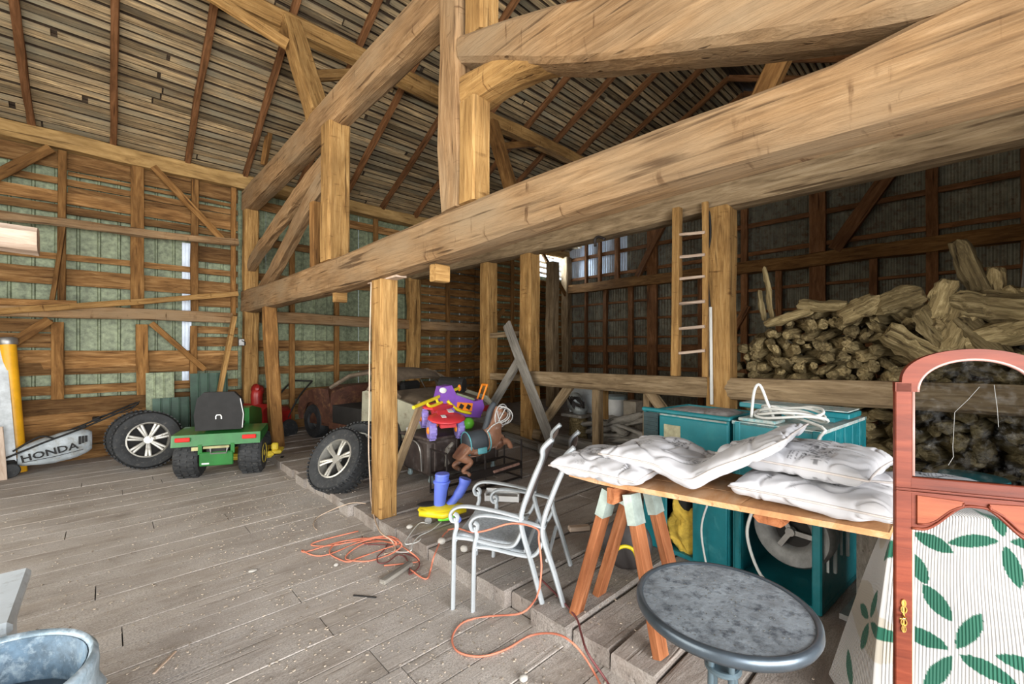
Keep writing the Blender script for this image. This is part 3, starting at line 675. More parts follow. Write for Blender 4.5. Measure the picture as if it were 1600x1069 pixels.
# ================================================================ WHEELS
M_TYRE = paint('tyre_rubber', (.022, .024, .026), .75, 0, .3, 12, .4, dirt=(.10, .095, .085), dirt_amt=.15)
M_ALLOY = paint('alloy_rim', (.40, .39, .35), .4, .6, .12, 8, dirt=(.28, .25, .2), dirt_amt=.15)
M_STEEL = paint('dull_steel', (.35, .35, .34), .45, .8, .2, 8)
def wheel(label, M, R=.37, W=.22, spokes=7, group=None, rim=True):
    """axis along local Z, outer face at +Z"""
    t = thing('car_wheel', label, 'wheel', M, group)
    mb = MB(); r0 = R*.62; h = W/2
    mb.lathe([(r0, -h*.8), (R*.75, -h), (R*.93, -h*.92), (R, -h*.6), (R, h*.6), (R*.93, h*.92), (R*.75, h), (r0, h*.8), (r0*.97, h*.5), (r0*.97, -h*.5)], 48, close=True)
    for k in range(48):
        a = 2*PI*k/48
        for q in (-.33, .33): mb.box((math.cos(a)*R*1.002, math.sin(a)*R*1.002, q*W), (.016, R*.07, W*.24), Matrix.Rotation(a, 4, 'Z'))
    mb.build('tyre', M_TYRE, t, local=Matrix.Identity(4), smooth='auto')
    mb = MB(); mb.lathe([(r0, h*.80), (r0*.93, h*.84), (r0*.90, h*.6), (r0*.9, -h*.6), (r0, -h*.8), (r0*.98, -h*.5), (r0*.98, h*.5)], 40, close=True)
    if rim:
        mb.lathe([(.001, h*.62), (R*.13, h*.62), (R*.15, h*.5), (R*.15, h*.25), (.001, h*.25)], 20)
    mb.build('rim', M_ALLOY, t, local=Matrix.Identity(4), smooth='auto')
    if rim:
        mb = MB()
        for k in range(spokes):
            a = 2*PI*k/spokes
            for da in (-.1, .1):
                p0 = (math.cos(a+da*1.2)*R*.10, math.sin(a+da*1.2)*R*.10, h*.5); p1 = (math.cos(a+da)*r0*.93, math.sin(a+da)*r0*.93, h*.66)
                mb.tube([p0, ((p0[0]+p1[0])/2, (p0[1]+p1[1])/2, h*.66), p1], R*.05, 6, ry=.012)
        mb.build('spokes', M_ALLOY, t, local=Matrix.Identity(4), smooth='auto')
        MB().lathe([(.001, -h*.3), (r0*.88, -h*.3), (r0*.88, -h*.2), (.001, -h*.2)], 24).build('brake_side', M_DARK, t, local=Matrix.Identity(4))
    return t
def face(loc, n, spin=0):
    z = V(n).normalized(); x = V((0, 0, 1)).cross(z).normalized(); y = z.cross(x)
    M = Matrix((x, y, z)).transposed().to_4x4(); M.translation = V(loc); return M @ Matrix.Rotation(spin, 4, 'Z')
wheel('upright car wheel with seven double spoke rim, left of the green mower', face((.42, 7.72, .375), (.02, -1, .16), .2), .38, .24, 7)
wheel('black tyre standing behind the upright wheel, left side', face((.36, 8.08, .37), (-.1, -1, .12)), .37, .20, 7)
wheel('car wheel tilted back with bright spokes, left of the golden post', face((1.86, 4.72, .40), (-.76, -.30, .50), .4), .345, .22, 6)
wheel('second tyre behind the tilted wheel, touching the golden post', face((2.24, 5.00, .42), (-.62, -.55, .12)), .32, .20, 6)

# ================================================================ RIDE-ON MOWER
M_GREEN = paint('tractor_green_paint', (.018, .15, .028), .35, 0, .15, 6, coat=.3)
M_YEL = paint('tractor_yellow_paint', (.75, .56, .05), .45, 0, .15, 6)
M_RED = paint('red_plastic', (.62, .02, .015), .3, 0, .1)
M_BLK = paint('black_vinyl', (.010, .010, .010), .75, 0, .3, 8)
M_WHT = paint('white_plastic', (.75, .76, .75), .5, 0, .08, 6)
hd = math.radians(66)
tm = TR((1.10, 6.62, 0), hd, s=.86)
tr = thing('riding_mower', 'green riding mower seen from behind with black seat and red tail lights', 'mower', tm)
I = lambda x, y, z: Matrix.Translation((x, y, z))
def loc_tyre(name, x, y, R, W, hubmat, side):
    mb = MB(); h = W/2
    M = I(x, y, R) @ Matrix.Rotation(-side*PI/2, 4, 'X')
    mb.lathe([(R*.5, -h), (R*.85, -h), (R*.97, -h*.7), (R, 0), (R*.97, h*.7), (R*.85, h), (R*.5, h)], 32)
    for k in range(22):
        a = 2*PI*k/22
        for j in (-1, 0, 1): mb.box((math.cos(a+j*.07)*R*.985, math.sin(a+j*.07)*R*.985, j*h*.55), (.022, .035, h*.45), Matrix.Rotation(a, 4, 'Z'))
    o = mb.build(name, M_TYRE, tr, local=M, smooth='auto')
    MB().lathe([(.001, h*.75), (.04, h*1.02), (.06, h*.8), (R*.42, h*.7), (R*.52, h*1.03), (R*.5, h*.6), (.001, h*.55)], 24).build('wheel_hub', hubmat, o, M=wm(tr) @ M, smooth='auto')
loc_tyre('rear_wheel', 0, .40, .285, .30, M_YEL, 1); loc_tyre('rear_wheel', 0, -.40, .285, .30, M_YEL, -1)
loc_tyre('front_wheel', 1.25, .36, .2, .18, M_YEL, 1); loc_tyre('front_wheel', 1.25, -.36, .2, .18, M_YEL, -1)
L0 = Matrix.Identity(4)
mb = MB(); mb.prism([(-.30, .50), (-.27, .66), (.25, .70), (.30, .60), (.15, .56)], 1.10, Matrix(((1, 0, 0, 0), (0, 0, 1, -.55), (0, 1, 0, 0), (0, 0, 0, 1)))); mb.build('rear_fender', M_GREEN, tr, local=L0)
mb = MB(); mb.box((.35, 0, .42), (1.3, .26, .14), b=.02); mb.build('frame', M_BLK, tr, local=L0)
mb = MB(); mb.box((-.30, 0, .31), (.03, .42, .20), b=.012); mb.box((-.29, -.2, .45), (.03, .05, .14)); mb.box((-.29, .2, .45), (.03, .05, .14)); mb.build('rear_plate', M_GREEN, tr, local=L0)
mb = MB(); mb.box((-.30, 0, .475), (.03, .32, .035), b=.005); mb.box((-.30, .26, .465), (.03, .08, .05)); mb.build('hitch_bar', paint('khaki_steel', (.38, .36, .18), .6), tr, local=L0)
mb = MB(); mb.tube([(-.31, -.14, .46), (-.33, -.13, .39), (-.33, .06, .39), (-.31, .07, .46)], .012, 6); mb.build('hitch_loop', M_STEEL, tr, local=L0)
for s in (-1, 1): MB().box((-.302, s*.41, .60), (.02, .18, .06), b=.008).build('tail_light', M_RED, tr, local=L0)
mb = MB(); mb.box((.07, 0, .74), (.42, .48, .10), b=.04)
mb.build('seat', M_BLK, tr, local=L0, smooth='auto')
mb = MB(); prof = [(-.29, .70), (-.31, .92), (-.27, 1.16), (-.19, 1.25), (.19, 1.25), (.27, 1.16), (.31, .92), (.29, .70)]
mb.prism(prof, .09, Matrix(((0, 0, 1, -.19), (1, 0, 0, 0), (0, 1, 0, 0), (0, 0, 0, 1)))); sb = mb.build('seat_back', M_BLK, tr, local=L0)
mb = MB(); mb.tube([(-.196, -.035, .86), (-.198, -.035, .90), (-.198, -.02, .92), (-.198, .02, .92), (-.198, .035, .90), (-.196, .035, .86)], .009, 6); mb.build('seat_mark', M_WHT, sb, M=wm(tr))
mb = MB(); mb.tube([(-.2, -.30, .72), (-.2, -.315, .92), (-.2, -.275, 1.15)], .006, 6); mb.build('piping', M_WHT, sb, M=wm(tr))
mb = MB(); mb.prism([(.55, .46), (.55, .92), (.75, .93), (1.45, .80), (1.52, .66), (1.50, .42)], .46, Matrix(((1, 0, 0, 0), (0, 0, 1, -.23), (0, 1, 0, 0), (0, 0, 0, 1)))); mb.build('hood', M_GREEN, tr, local=L0)
mb = MB(); mb.tube([(.56, 0, .85), (.42, 0, 1.02)], .02, 8); mb.tube([(.42+.03*math.cos(a)*0+.05*math.sin(a), .17*math.cos(a), 1.02+.16*math.sin(a)*.6) for a in [2*PI*k/20 for k in range(20)]], .014, 6, closed=True); mb.build('steering_wheel', M_BLK, tr, local=L0, smooth=True)
mb = MB(); mb.box((.58, -.05, .18), (.62, 1.15, .10), b=.04); mb.box((.50, -.62, .20), (.30, .22, .06), b=.02); mb.box((.45, -.62, .28), (.10, .1, .12), b=.02); dk = mb.build('mower_deck', M_YEL, tr, local=L0)
mb = MB(); mb.lathe([(.001, -.02), (.06, -.02), (.06, .02), (.001, .02)], 16, I(.36, -.74, .07) @ Matrix.Rotation(PI/2, 4, 'X')); mb.build('gauge_wheel', M_BLK, dk, M=wm(tr))
MB().box((-.318, .13, .25), (.004, .09, .02)).build('plate_label', M_WHT, tr, local=L0)

# ================================================================ PUSH MOWER WITH GRASS BAG
M_BAG = paint('grey_bag_cloth', (.42, .47, .50), .8, 0, .22, 5, .3, dirt=(.30, .30, .27), dirt_amt=.3)
pm = thing('push_mower', 'push mower with grey grass bag against the far wall, left', 'mower', TR((-.50, 8.45, 0), math.radians(2), s=.9))
mb = MB(); NU, NV = 18, 12
for i in range(NU+1):
    u = i/NU; x = -.36+.76*u; zc = .25+.13*u; hh = (.17+.08*u)*(math.sin(PI*min(1, max(0, u*.86+.1)))**.28); ww = .2*(math.sin(PI*min(1, max(0, u*.86+.1)))**.4)
    for k in range(NV):
        a = 2*PI*k/NV; c, s_ = math.cos(a), math.sin(a)
        c = math.copysign(abs(c)**.6, c); s_ = math.copysign(abs(s_)**.6, s_)
        mb.v.append((x, c*ww*(1+.06*nz(u*6, a, 2)), zc+s_*hh*(1+.06*nz(u*8, a, 5))))
for i in range(NU):
    for k in range(NV):
        k2 = (k+1) % NV; mb.f.append([i*NV+k, i*NV+k2, (i+1)*NV+k2, (i+1)*NV+k])
mb.f.append(list(range(NV))); mb.f.append([NU*NV+k for k in range(NV)][::-1])
bag = mb.build('grass_bag', M_BAG, pm, local=L0, smooth=True)
text_mesh('lettering', 'HONDA', .135, M_BLK, bag, wm(pm) @ Matrix.Translation((-.04, -.226, .295)) @ Matrix.Rotation(-math.radians(11), 4, 'Y') @ Matrix.Rotation(PI/2, 4, 'X'), .003, 1.15)
mb = MB()
for k in range(3): mb.box((.265+k*.034, -.222, .425+k*.007), (.028, .006, .12-.012*k))
mb.tube([(-.31, -.200, .19), (0, -.216, .225), (.3, -.208, .28)], .004, 5); mb.build('stripe_print', M_BLK, bag, M=wm(pm))
mb = MB()
for s in (-.17, .17):
    mb.tube(sm([(-.5, s, .26), (-.1, s, .44), (.3, s, .60), (.85, s, .86)], 4), .014, 7)
mb.tube(sm([(.85, -.17, .86), (.93, -.12, .90), (.93, .12, .90), (.85, .17, .86)], 4), .014, 7); mb.tube([(-.5, -.17, .26), (-.5, .17, .26)], .014, 6)
mb.tube(sm([(-.40, -.17, .36), (-.15, -.18, .53), (0, -.17, .48)], 5), .012, 6)
mb.tube(sm([(.2, -.19, .56), (.5, -.2, .76), (.8, -.2, .80), (.95, -.18, .95)], 5), .008, 6); mb.box((.45, 0, .70), (.09, .3, .05), b=.01); mb.box((.30, -.17, .62), (.07, .05, .06), b=.01)
mb.build('handle', M_BLK, pm, local=L0, smooth=True)
mb = MB(); mb.box((-.55, .1, .17), (.4, .42, .12), b=.04); mb.build('deck', M_DARK, pm, local=L0)
for x in (-.42, -.85):
    for y in (-.2, .3):
        MB().lathe([(.001, -.025), (.09, -.025), (.10, 0), (.09, .025), (.001, .025)], 20, I(x, y, .1) @ Matrix.Rotation(PI/2, 4, 'X')).build('wheel', M_TYRE, pm, local=L0, smooth='auto')
# yellow pipe and grey sheets at the left edge
yp = thing('yellow_pipe', 'yellow pipe with grey cap leaning on the far wall at left edge', 'pipe', TR((0, 0, 0)))
a, b = P(29, 735, Y=8.55), P(11, 530, Y=8.75); a.z = .0
M_YPIPE = paint('yellow_pipe_paint', (.83, .42, .015), .45, 0, .12, 5)
MB().tube([a, a+(b-a)*.97], .082, 16).build('pipe', M_YPIPE, yp, smooth='auto')
d = (b-a)
MB().tube([a+d*.955, a+d*.97, b, b+d*.01], [.092, .10, .10, .085], 16).build('cap', M_STEEL, yp, smooth='auto')
T('leaning_sheet', P(-25, 745, Y=8.35), P(-42, 545, Y=8.7), .03, .55, 'pale grey sheet leaning at the very left edge', 'panel', paint('pale_panel', (.52, .56, .58), .6, .2), (1, 0, 0), .0)
T('wood_slab', P(0, 752, Y=8.2), P(-6, 668, Y=8.3), .04, .12, 'low pale board leaning in front of the grey sheet', 'plank', M_PALE, (1, 0, 0), .003)
M_DGREEN = paint('dark_green_sheet', (.03, .07, .045), .5, .2, .3, 5)
for i, (x0, x1, z1, y, mt, lb) in enumerate(((.45, .80, 1.25, 8.62, M_METAL, 'pale green metal sheet offcut leaning on far wall behind tyres'), (.52, .98, .86, 8.50, M_DGREEN, 'dark green low sheet in front of the pale green offcut'), (1.0, 1.52, 1.22, 8.6, M_DGREEN, 'tall dark green ribbed sheet leaning behind the mower'))):
    o = ribbed('leaning_sheet', x0, x1, 0, z1, 0, mt, None, pitch=.12, depth=.02)
    o.matrix_basis = Matrix.Translation((0, y, .0)) @ Matrix.Rotation(-math.radians(6), 4, 'X'); tag(o, lb, 'sheet')

# ================================================================ RED MACHINE behind the brown post
M_REDP = paint('dull_red_paint', (.24, .012, .01), .4, 0, .25, 5)
rm = thing('snow_blower', 'dim red machine with upright handles behind the brown post', 'machine', TR((2.15, 8.45, 0), .6))
mb = MB(); mb.box((0, 0, .42), (.5, .45, .34), b=.07); mb.prism([(-.35, .1), (-.35, .62), (-.2, .7), (0, .6), (0, .1)], .6, Matrix(((1, 0, 0, -.2), (0, 0, 1, -.3), (0, 1, 0, 0), (0, 0, 0, 1)))); mb.build('body', M_REDP, rm, local=L0, smooth='auto')
mb = MB(); mb.tube(sm([(-.35, 0, .65), (-.36, 0, .85), (-.32, 0, .92), (-.40, 0, .96)], 5), [.09]*12+[.08]*4, 10); mb.build('chute', M_REDP, rm, local=L0, smooth=True)
mb = MB()
for s in (-.22, .22): mb.tube(sm([(.1, s, .4), (.4, s, .75), (.75, s, 1.0)], 5), .016, 7)
mb.tube([(.75, -.22, 1.0), (.75, .22, 1.0)], .016, 6); mb.build('handle', M_DARK, rm, local=L0)
for s in (-.28, .28): MB().lathe([(.001, -.05), (.17, -.05), (.19, 0), (.17, .05), (.001, .05)], 20, I(.05, s, .19) @ Matrix.Rotation(PI/2, 4, 'X')).build('wheel', M_TYRE, rm, local=L0, smooth='auto')

# ================================================================ OLD CAR
M_RUST = paint('rusty_brown_body', (.085, .032, .018), .8, .1, .45, 4, .2, dirt=(.17, .08, .035), dirt_amt=.3)
M_CREAM = paint('dusty_cream_panel', (.40, .39, .29), .6, 0, .15, 4, dirt=(.24, .21, .15), dirt_amt=.25)
M_ROOFP = paint('dusty_roof_panel', (.145, .11, .075), .85, 0, .3, 5)
cm = Matrix.Translation((4.50, 5.31, .1)) @ Matrix.Rotation(math.atan2(2.85, -.50), 4, 'Z')   # local x: rear -> front, -y... near side is +y
car = thing('old_car', 'dusty stripped old car with cream rear quarter and rust brown front', 'car', cm)
CL, CWD = 3.15, 1.5
def side_panel(name, poly, y, t, mt): return MB().prism(poly, t, Matrix(((1, 0, 0, 0), (0, 0, 1, y), (0, 1, 0, 0), (0, 0, 0, 1)))).build(name, mt, car, local=L0)
def arch(cx, r, n=10, z=.30): return [(cx+r*math.cos(PI-PI*k/n), z+r*math.sin(PI-PI*k/n)*1.0) for k in range(n+1)]
def shell(name, sec, mt, smooth='auto'):     # sections: (x, half width, z0, z1) lofted with a rounded top
    mb = MB(); ring = 14
    for (x, hw, z0, z1) in sec:
        for k in range(ring):
            t = k/(ring-1); a = PI*t; c, s_ = math.cos(a), math.sin(a)
            mb.v.append((x, CWD/2+hw*math.copysign(abs(c)**.35, c), z0+(z1-z0)*(abs(s_)**.45)))
    for i in range(len(sec)-1):
        for k in range(ring-1): mb.f.append([i*ring+k, i*ring+k+1, (i+1)*ring+k+1, (i+1)*ring+k])
    mb.f.append(list(range(ring))); mb.f.append([(len(sec)-1)*ring+k for k in range(ring)][::-1])
    return mb.build(name, mt, car, local=L0, smooth=smooth)
CM2 = I(0, -CWD, 0)
for o_ in ():
    pass
# near side (local y = 0 .. ) panels; the far side is y = CWD
shell('trunk', [(-.12, .60, .35, .55), (-.06, .70, .30, .72), (.10, .73, .25, .80), (.45, .74, .25, .86), (.80, .74, .25, .90)], M_ROOFP)
for y in (-.012, CWD-.02):
    side_panel('rear_quarter', [(-.10, .38), (-.08, .62), (.05, .76), (.5, .84), (1.12, .90), (1.22, .88), (1.25, .30)]+arch(.62, .31)[::-1], y, .035, M_CREAM)
    side_panel('front_fender', [(2.18, .30), (2.15, .60), (2.22, .86), (2.5, .86), (2.85, .80), (3.08, .66), (3.14, .45), (3.10, .30)]+arch(2.68, .32)[::-1], y, .035, M_RUST)
side_panel('door_sill', [(1.25, .22), (1.25, .32), (2.18, .32), (2.18, .22)], -.01, CWD, M_RUST)
shell('bonnet', [(2.12, .74, .25, .90), (2.5, .74, .25, .90), (2.85, .72, .25, .82), (3.05, .66, .28, .70), (3.13, .60, .35, .55)], M_RUST)
side_panel('inner_body', [(.8, .25), (.8, .60), (2.15, .60), (2.15, .25)], .04, CWD-.08, M_DARK)  # near-black block paints the shade inside the car openings
for y in (.25, .85): MB().box((1.45, y+.2, .72), (.14, .42, .5), Matrix.Rotation(-.2, 4, 'Y'), b=.05).build('car_seat', M_DARK, car, local=L0)
mb = MB(); N = 10
for i, (x, z, hw) in enumerate(((.86, 1.08, .52), (1.0, 1.17, .56), (1.3, 1.215, .58), (1.6, 1.21, .58), (1.82, 1.17, .56), (1.9, 1.12, .54))):
    for k in range(9):
        t = k/8*2-1; mb.v.append((x, CWD/2+hw*t, z-.07*abs(t)**3)); 
for i in range(5):
    for k in range(8): mb.f.append([i*9+k, i*9+k+1, (i+1)*9+k+1, (i+1)*9+k])
n = len(mb.v); mb.v += [(x, y, z-.03) for x, y, z in mb.v[:n]]; mb.f += [[i+n for i in f[::-1]] for f in mb.f[:40]]
mb.build('roof', M_ROOFP, car, local=L0, smooth=True)
mb = MB()
for s in (0, 1):
    def yy(v): return v if s == 0 else CWD-v
    for (a, b) in ((((.46, yy(.06), .84)), (.88, yy(.2), 1.04)), ((1.16, yy(.03), .86), (1.12, yy(.17), 1.14)), ((2.2, yy(.05), .88), (1.88, yy(.2), 1.08)), ((.88, yy(.2), 1.05), (1.3, yy(.16), 1.15)), ((1.3, yy(.16), 1.15), (1.88, yy(.2), 1.08))):
        MB().tube([a, b], .032, 6).build('roof_pillar', M_ROOFP, car, local=L0)
mb = MB(); mb.tube([(1.36, .02, .62), (1.62, .08, 1.05)], .008, 5); mb.build('wire', M_STEEL, car, local=L0)
side_panel('quarter_window_rim', [(1.14, .86), (1.14, .89), (.55, .86), (.55, .83)], .0, .05, M_DARK)
for x in (.62, 2.68):
    for y in (.0, CWD-.2):
        mb = MB(); mb.lathe([(.15, 0), (.27, .0), (.29, .05), (.29, .14), (.27, .18), (.15, .18), (.12, .12), (.12, .03)], 28, I(x, y+.02, .29) @ Matrix.Rotation(-PI/2, 4, 'X'), close=True)
        w_ = mb.build('car_tyre', M_TYRE, car, local=L0, smooth='auto')
        MB().lathe([(.001, .02), (.05, 0), (.14, .04), (.15, .02), (.15, .1), (.001, .1)], 20, I(x, y+.02, .29) @ Matrix.Rotation(-PI/2, 4, 'X')).build('hubcap', M_STEEL, w_, M=wm(car), smooth='auto')
MB().box((-.14, CWD/2, .42), (.08, CWD*.95, .12), b=.03).build('rear_bumper', M_STEEL, car, local=L0)
for y in (.22, 1.28): MB().box((-.115, y, .60), (.04, .26, .09), b=.015).build('rear_light', M_REDP, car, local=L0)
MB().tube([cm @ V((.35, .75, .99)), cm @ V((.0, .60, .97))], .11, 16).build('x', M_DARK, None).name = 'black_pipe'
tag(bpy.data.objects['black_pipe'], 'short black pipe lying on the car rear behind the toys', 'pipe')
MB().box(P(468, 500, D=7.7), (.01, .01, .01))
# ================================================================ DARK TRUNK ON CASTERS
M_TRUNK = paint('dark_brown_plastic', (.060, .045, .040), .5, 0, .25, 5, .2, dirt=(.14, .12, .11), dirt_amt=.2)
M_BLUEG = paint('caster_grey', (.25, .32, .33), .5)
M_IRON = paint('black_iron', (.03, .024, .022), .5, .3, .3)
tk = thing('storage_trunk', 'large dark brown trunk on casters with toys piled on top', 'trunk', TR((2.6, 4.12, .1), 0))
mb = MB(); mb.box((.54, .30, .29), (1.06, .58, .40), b=.035); mb.build('body', M_TRUNK, tk, local=L0, smooth='auto')
mb = MB(); mb.box((.54, .30, .505), (1.12, .64, .035), b=.015); mb.build('lid', M_TRUNK, tk, local=L0)
for x in (.06, .36, .66, .96): MB().box((x+.03, -.004, .29), (.035, .02, .36), b=.008).build('panel_rib', M_TRUNK, tk, local=L0)
mb = MB(); mb.tube(sm([(-.01, .12, .14), (-.03, .12, .38), (-.03, .22, .46), (-.03, .45, .47)], 6), .009, 6); mb.build('curved_handle', M_STEEL, tk, local=L0)
for x in (.08, 1.0):
    for y in (.07, .53): MB().box((x, y, .06), (.03, .045, .1), b=.008).lathe([(.001, -.012), (.03, -.012), (.03, .012), (.001, .012)], 12, I(x, y, .03) @ Matrix.Rotation(PI/2, 4, 'X')).build('caster', M_BLUEG, tk, local=L0)
TZ = .625
# ---- toys
M_PURP = paint('purple_plastic', (.24, .09, .48), .4, 0, .1); M_TRED = paint('toy_red', (.62, .04, .05), .4, 0, .12); M_TYEL = paint('toy_yellow', (.85, .68, .02), .4, 0, .06)
M_ORG = paint('toy_orange', (.95, .28, .02), .4, 0, .06); M_LIL = paint('toy_lilac', (.29, .24, .62), .5, 0, .1); M_LIME = paint('toy_lime', (.20, .75, .06), .4, 0, .06); M_TBLUE = paint('toy_blue', (.13, .20, .75), .45, 0, .1)
M_KHAK = paint('toy_seat_grey', (.32, .36, .24), .6)
atv = thing('toy_quad_bike', 'red toy quad with lilac wheels tipped forward on the trunk', 'toy', TR((2.86, 4.27, TZ+.03), math.radians(-108), 0, math.radians(14)))
def toywheel(par, x, y, z, R, W, mt, hub, name='wheel'):
    mb = MB(); mb.lathe([(.001, -W/2), (R*.85, -W/2), (R, -W*.3), (R, W*.3), (R*.85, W/2), (.001, W/2)], 20, I(x, y, z) @ Matrix.Rotation(PI/2, 4, 'X'))
    for k in range(12):
        a = 2*PI*k/12; mb.box((x+math.cos(a)*R, y, z+math.sin(a)*R), (.02, W*.8, .02), Matrix.Rotation(-a, 4, 'Y'))
    o = mb.build(name, mt, par, local=L0, smooth='auto')
    for s in (-1, 1): MB().lathe([(.001, 0), (R*.4, 0), (R*.3, .012), (.001, .02)], 14, I(x, y+s*W*.5, z) @ Matrix.Rotation(-s*PI/2, 4, 'X')).build('hub', hub, o, M=wm(par))
for x in (-.17, .19):
    for y in (-.16, .16): toywheel(atv, x, y, .105, .105, .08, M_LIL, M_ORG)
mb = MB(); mb.box((0, 0, .17), (.34, .16, .10), b=.03); mb.prism([(-.22, .18), (-.14, .27), (.0, .24), (.1, .30), (.24, .26), (.30, .17), (.1, .15)], .18, Matrix(((1, 0, 0, 0), (0, 0, 1, -.09), (0, 1, 0, 0), (0, 0, 0, 1)))); mb.build('body', M_TRED, atv, local=L0, smooth='auto')
mb = MB(); mb.ball((.2, 0, .245), (.17, .22, .035)); mb.ball((-.18, 0, .24), (.11, .2, .03)); mb.build('fenders', M_TRED, atv, local=L0, smooth=True)
mb = MB(); mb.box((.10, -.12, .16), (.12, .10, .09), b=.02); mb.box((.10, .12, .16), (.12, .10, .09), b=.02); mb.build('footrest', M_ORG, atv, local=L0)
mb = MB(); mb.box((.12, .06, .295), (.09, .06, .005)); mb.box((.24, -.05, .285), (.06, .05, .005)); mb.build('sticker', M_WHT, atv, local=L0)
yb2 = thing('toy_handlebar_frame', 'yellow toy frame lying across the top of the red quad', 'toy', P(646, 637, Y=4.15))
q = P(716, 607, Y=4.62)-P(646, 637, Y=4.15)
mb = MB(); mb.tube([(0, 0, 0), q*.3, q*.6, q], .02, 8); o1 = V((.02, -.02, -.06)); mb.tube(sm([q*.25, q*.3+o1, q*.65+o1, q*.72], 4), .018, 8); mb.tube([q*.45, q*.45+o1], .016, 6); mb.build('frame', M_TYEL, yb2, local=L0, smooth='auto')
MB().ball(q*1.03, (.02, .03, .045)).build('grip', M_ORG, yb2, local=L0, smooth=True)
rd = thing('toy_ride_on', 'purple toy ride-on with orange handle and lime green ball wheel', 'toy', TR((3.18, 4.42, TZ+.06), math.radians(-8), 0, math.radians(8)))
mb = MB(); mb.prism([(-.30, .28), (-.28, .44), (-.16, .47), (-.08, .36), (.18, .30), (.30, .33), (.34, .24), (.30, .10), (.0, .10), (-.16, .20)], .18, Matrix(((1, 0, 0, 0), (0, 0, 1, -.09), (0, 1, 0, 0), (0, 0, 0, 1)))); mb.build('body', M_PURP, rd, local=L0, smooth='auto')
mb = MB(); mb.box((.07, 0, .345), (.28, .13, .03), Matrix.Rotation(.2, 4, 'Y'), b=.012); mb.build('seat', M_KHAK, rd, local=L0)
mb = MB(); mb.box((.05, -.095, .225), (.22, .012, .10), b=.003); mb.build('side_plate', M_ORG, rd, local=L0)
mb = MB(); [mb.box((x, -.103, .225), (.055, .006, .055), Matrix.Rotation(.4, 4, 'Y')) for x in (0, .1)]; mb.build('plate_holes', M_DARK, rd, local=L0)
mb = MB()
for s in (-.06, .06): mb.tube([(.28, s, .2), (.36, s, .52)], .013, 6)
mb.tube([(.36, -.06, .52), (.36, .06, .52)], .016, 6); mb.build('handle', M_ORG, rd, local=L0)
mb = MB(); mb.tube(sm([(-.2, -.1, .28), (-.05, -.11, .18), (.14, -.11, .15)], 4), .02, 6); mb.box((.29, -.07, .14), (.07, .03, .05), b=.01); mb.build('trim', M_TYEL, rd, local=L0, smooth=True)
mb = MB(); mb.lathe([(.001, -.07), (.12, -.07), (.145, -.03), (.145, .03), (.12, .07), (.001, .07)], 24, I(-.19, -.06, .10) @ Matrix.Rotation(PI/2, 4, 'X')); mb.build('wheel', M_PURP, rd, local=L0, smooth='auto')
MB().ball((.14, -.08, .02), .075, 16, 10).build('wheel', M_LIME, rd, local=L0, smooth=True)
mb = MB(); mb.box((.0, 0, 0), (1, 1, 1)); 
MB().ball((-.27, -.09, .40), (.05, .01, .035)).build('sticker', M_WHT, rd, local=L0, smooth=True)
MB().lathe([(.001, 0), (.05, 0), (.055, .05), (.035, .06), (.001, .06)], 16).build('white_cup', M_WHT, None, TR((2.66, 4.60, TZ))); tag(bpy.data.objects['white_cup'], 'small white cup on the trunk corner behind the leaning board', 'cup')
# ---- black iron stand with toy horse
fr = thing('iron_stand', 'black iron tube stand in front of the trunk holding the toy horse', 'stand', TR((2.5, 3.62, .1), 0))
mb = MB(); a_ = .011
for x, y in ((0, .0), (.50, .0), (.52, .30), (1.05, .0), (0.0, .30), (1.05, .30)): mb.tube([(x, y, 0), (x, y, .46)], a_, 6)
for z in (.02, .20):
    mb.tube([(0, 0, z), (1.05, 0, z)], a_*1.3, 6); mb.tube([(0, .3, z), (1.05, .3, z)], a_*1.3, 6)
for x in (0, 1.05): mb.tube([(x, 0, .02), (x, .3, .02)], a_, 6); mb.tube([(x, 0, .20), (x, .3, .20)], a_, 6)
mb.tube([(0, 0, .46), (0, .3, .46)], a_, 6); mb.box((.60, 0, .17), (.9, .03, .09), b=.004); mb.build('frame', M_IRON, fr, local=L0)
MB().tube([(.60, -.03, .17), (.98, -.03, .19)], .016, 8).build('rusty_spring', paint('rusty_spring', (.42, .25, .2), .6, .3, .4, 30), fr, local=L0)
def skin(name, pts, edges, mt, parent, M, sub=2, local=None):
    me = bpy.data.meshes.new(name); bm = bmesh.new(); ly = bm.verts.layers.skin.verify(); vs = []
    for (x, y, z, r) in pts:
        v = bm.verts.new((x, y, z)); v[ly].radius = (r, r); vs.append(v)
    for a, b in edges: bm.edges.new((vs[a], vs[b]))
    bm.verts.ensure_lookup_table(); vs[0][ly].use_root = True
    bm.to_mesh(me); bm.free(); me.materials.append(mt)
    o = bpy.data.objects.new(name, me); link(o, parent, M)
    m = o.modifiers.new('skin', 'SKIN'); m.use_smooth_shade = True; s = o.modifiers.new('sub', 'SUBSURF'); s.levels = sub; s.render_levels = sub
    return o
M_HORSE = paint('toy_horse_brown', (.30, .145, .085), .45, 0, .35, 5, dirt=(.5, .42, .38), dirt_amt=.2); M_SADD = paint('toy_saddle', (.05, .06, .07), .6); M_TEALC = paint('toy_teal_cloth', (.12, .40, .45), .6)
hm = TR((2.94, 3.72, .55), math.radians(-12), 0, math.radians(-4), 1.12)
hs = thing('toy_horse', 'brown toy rocking horse with saddle and white rope mesh on its head', 'toy', hm)
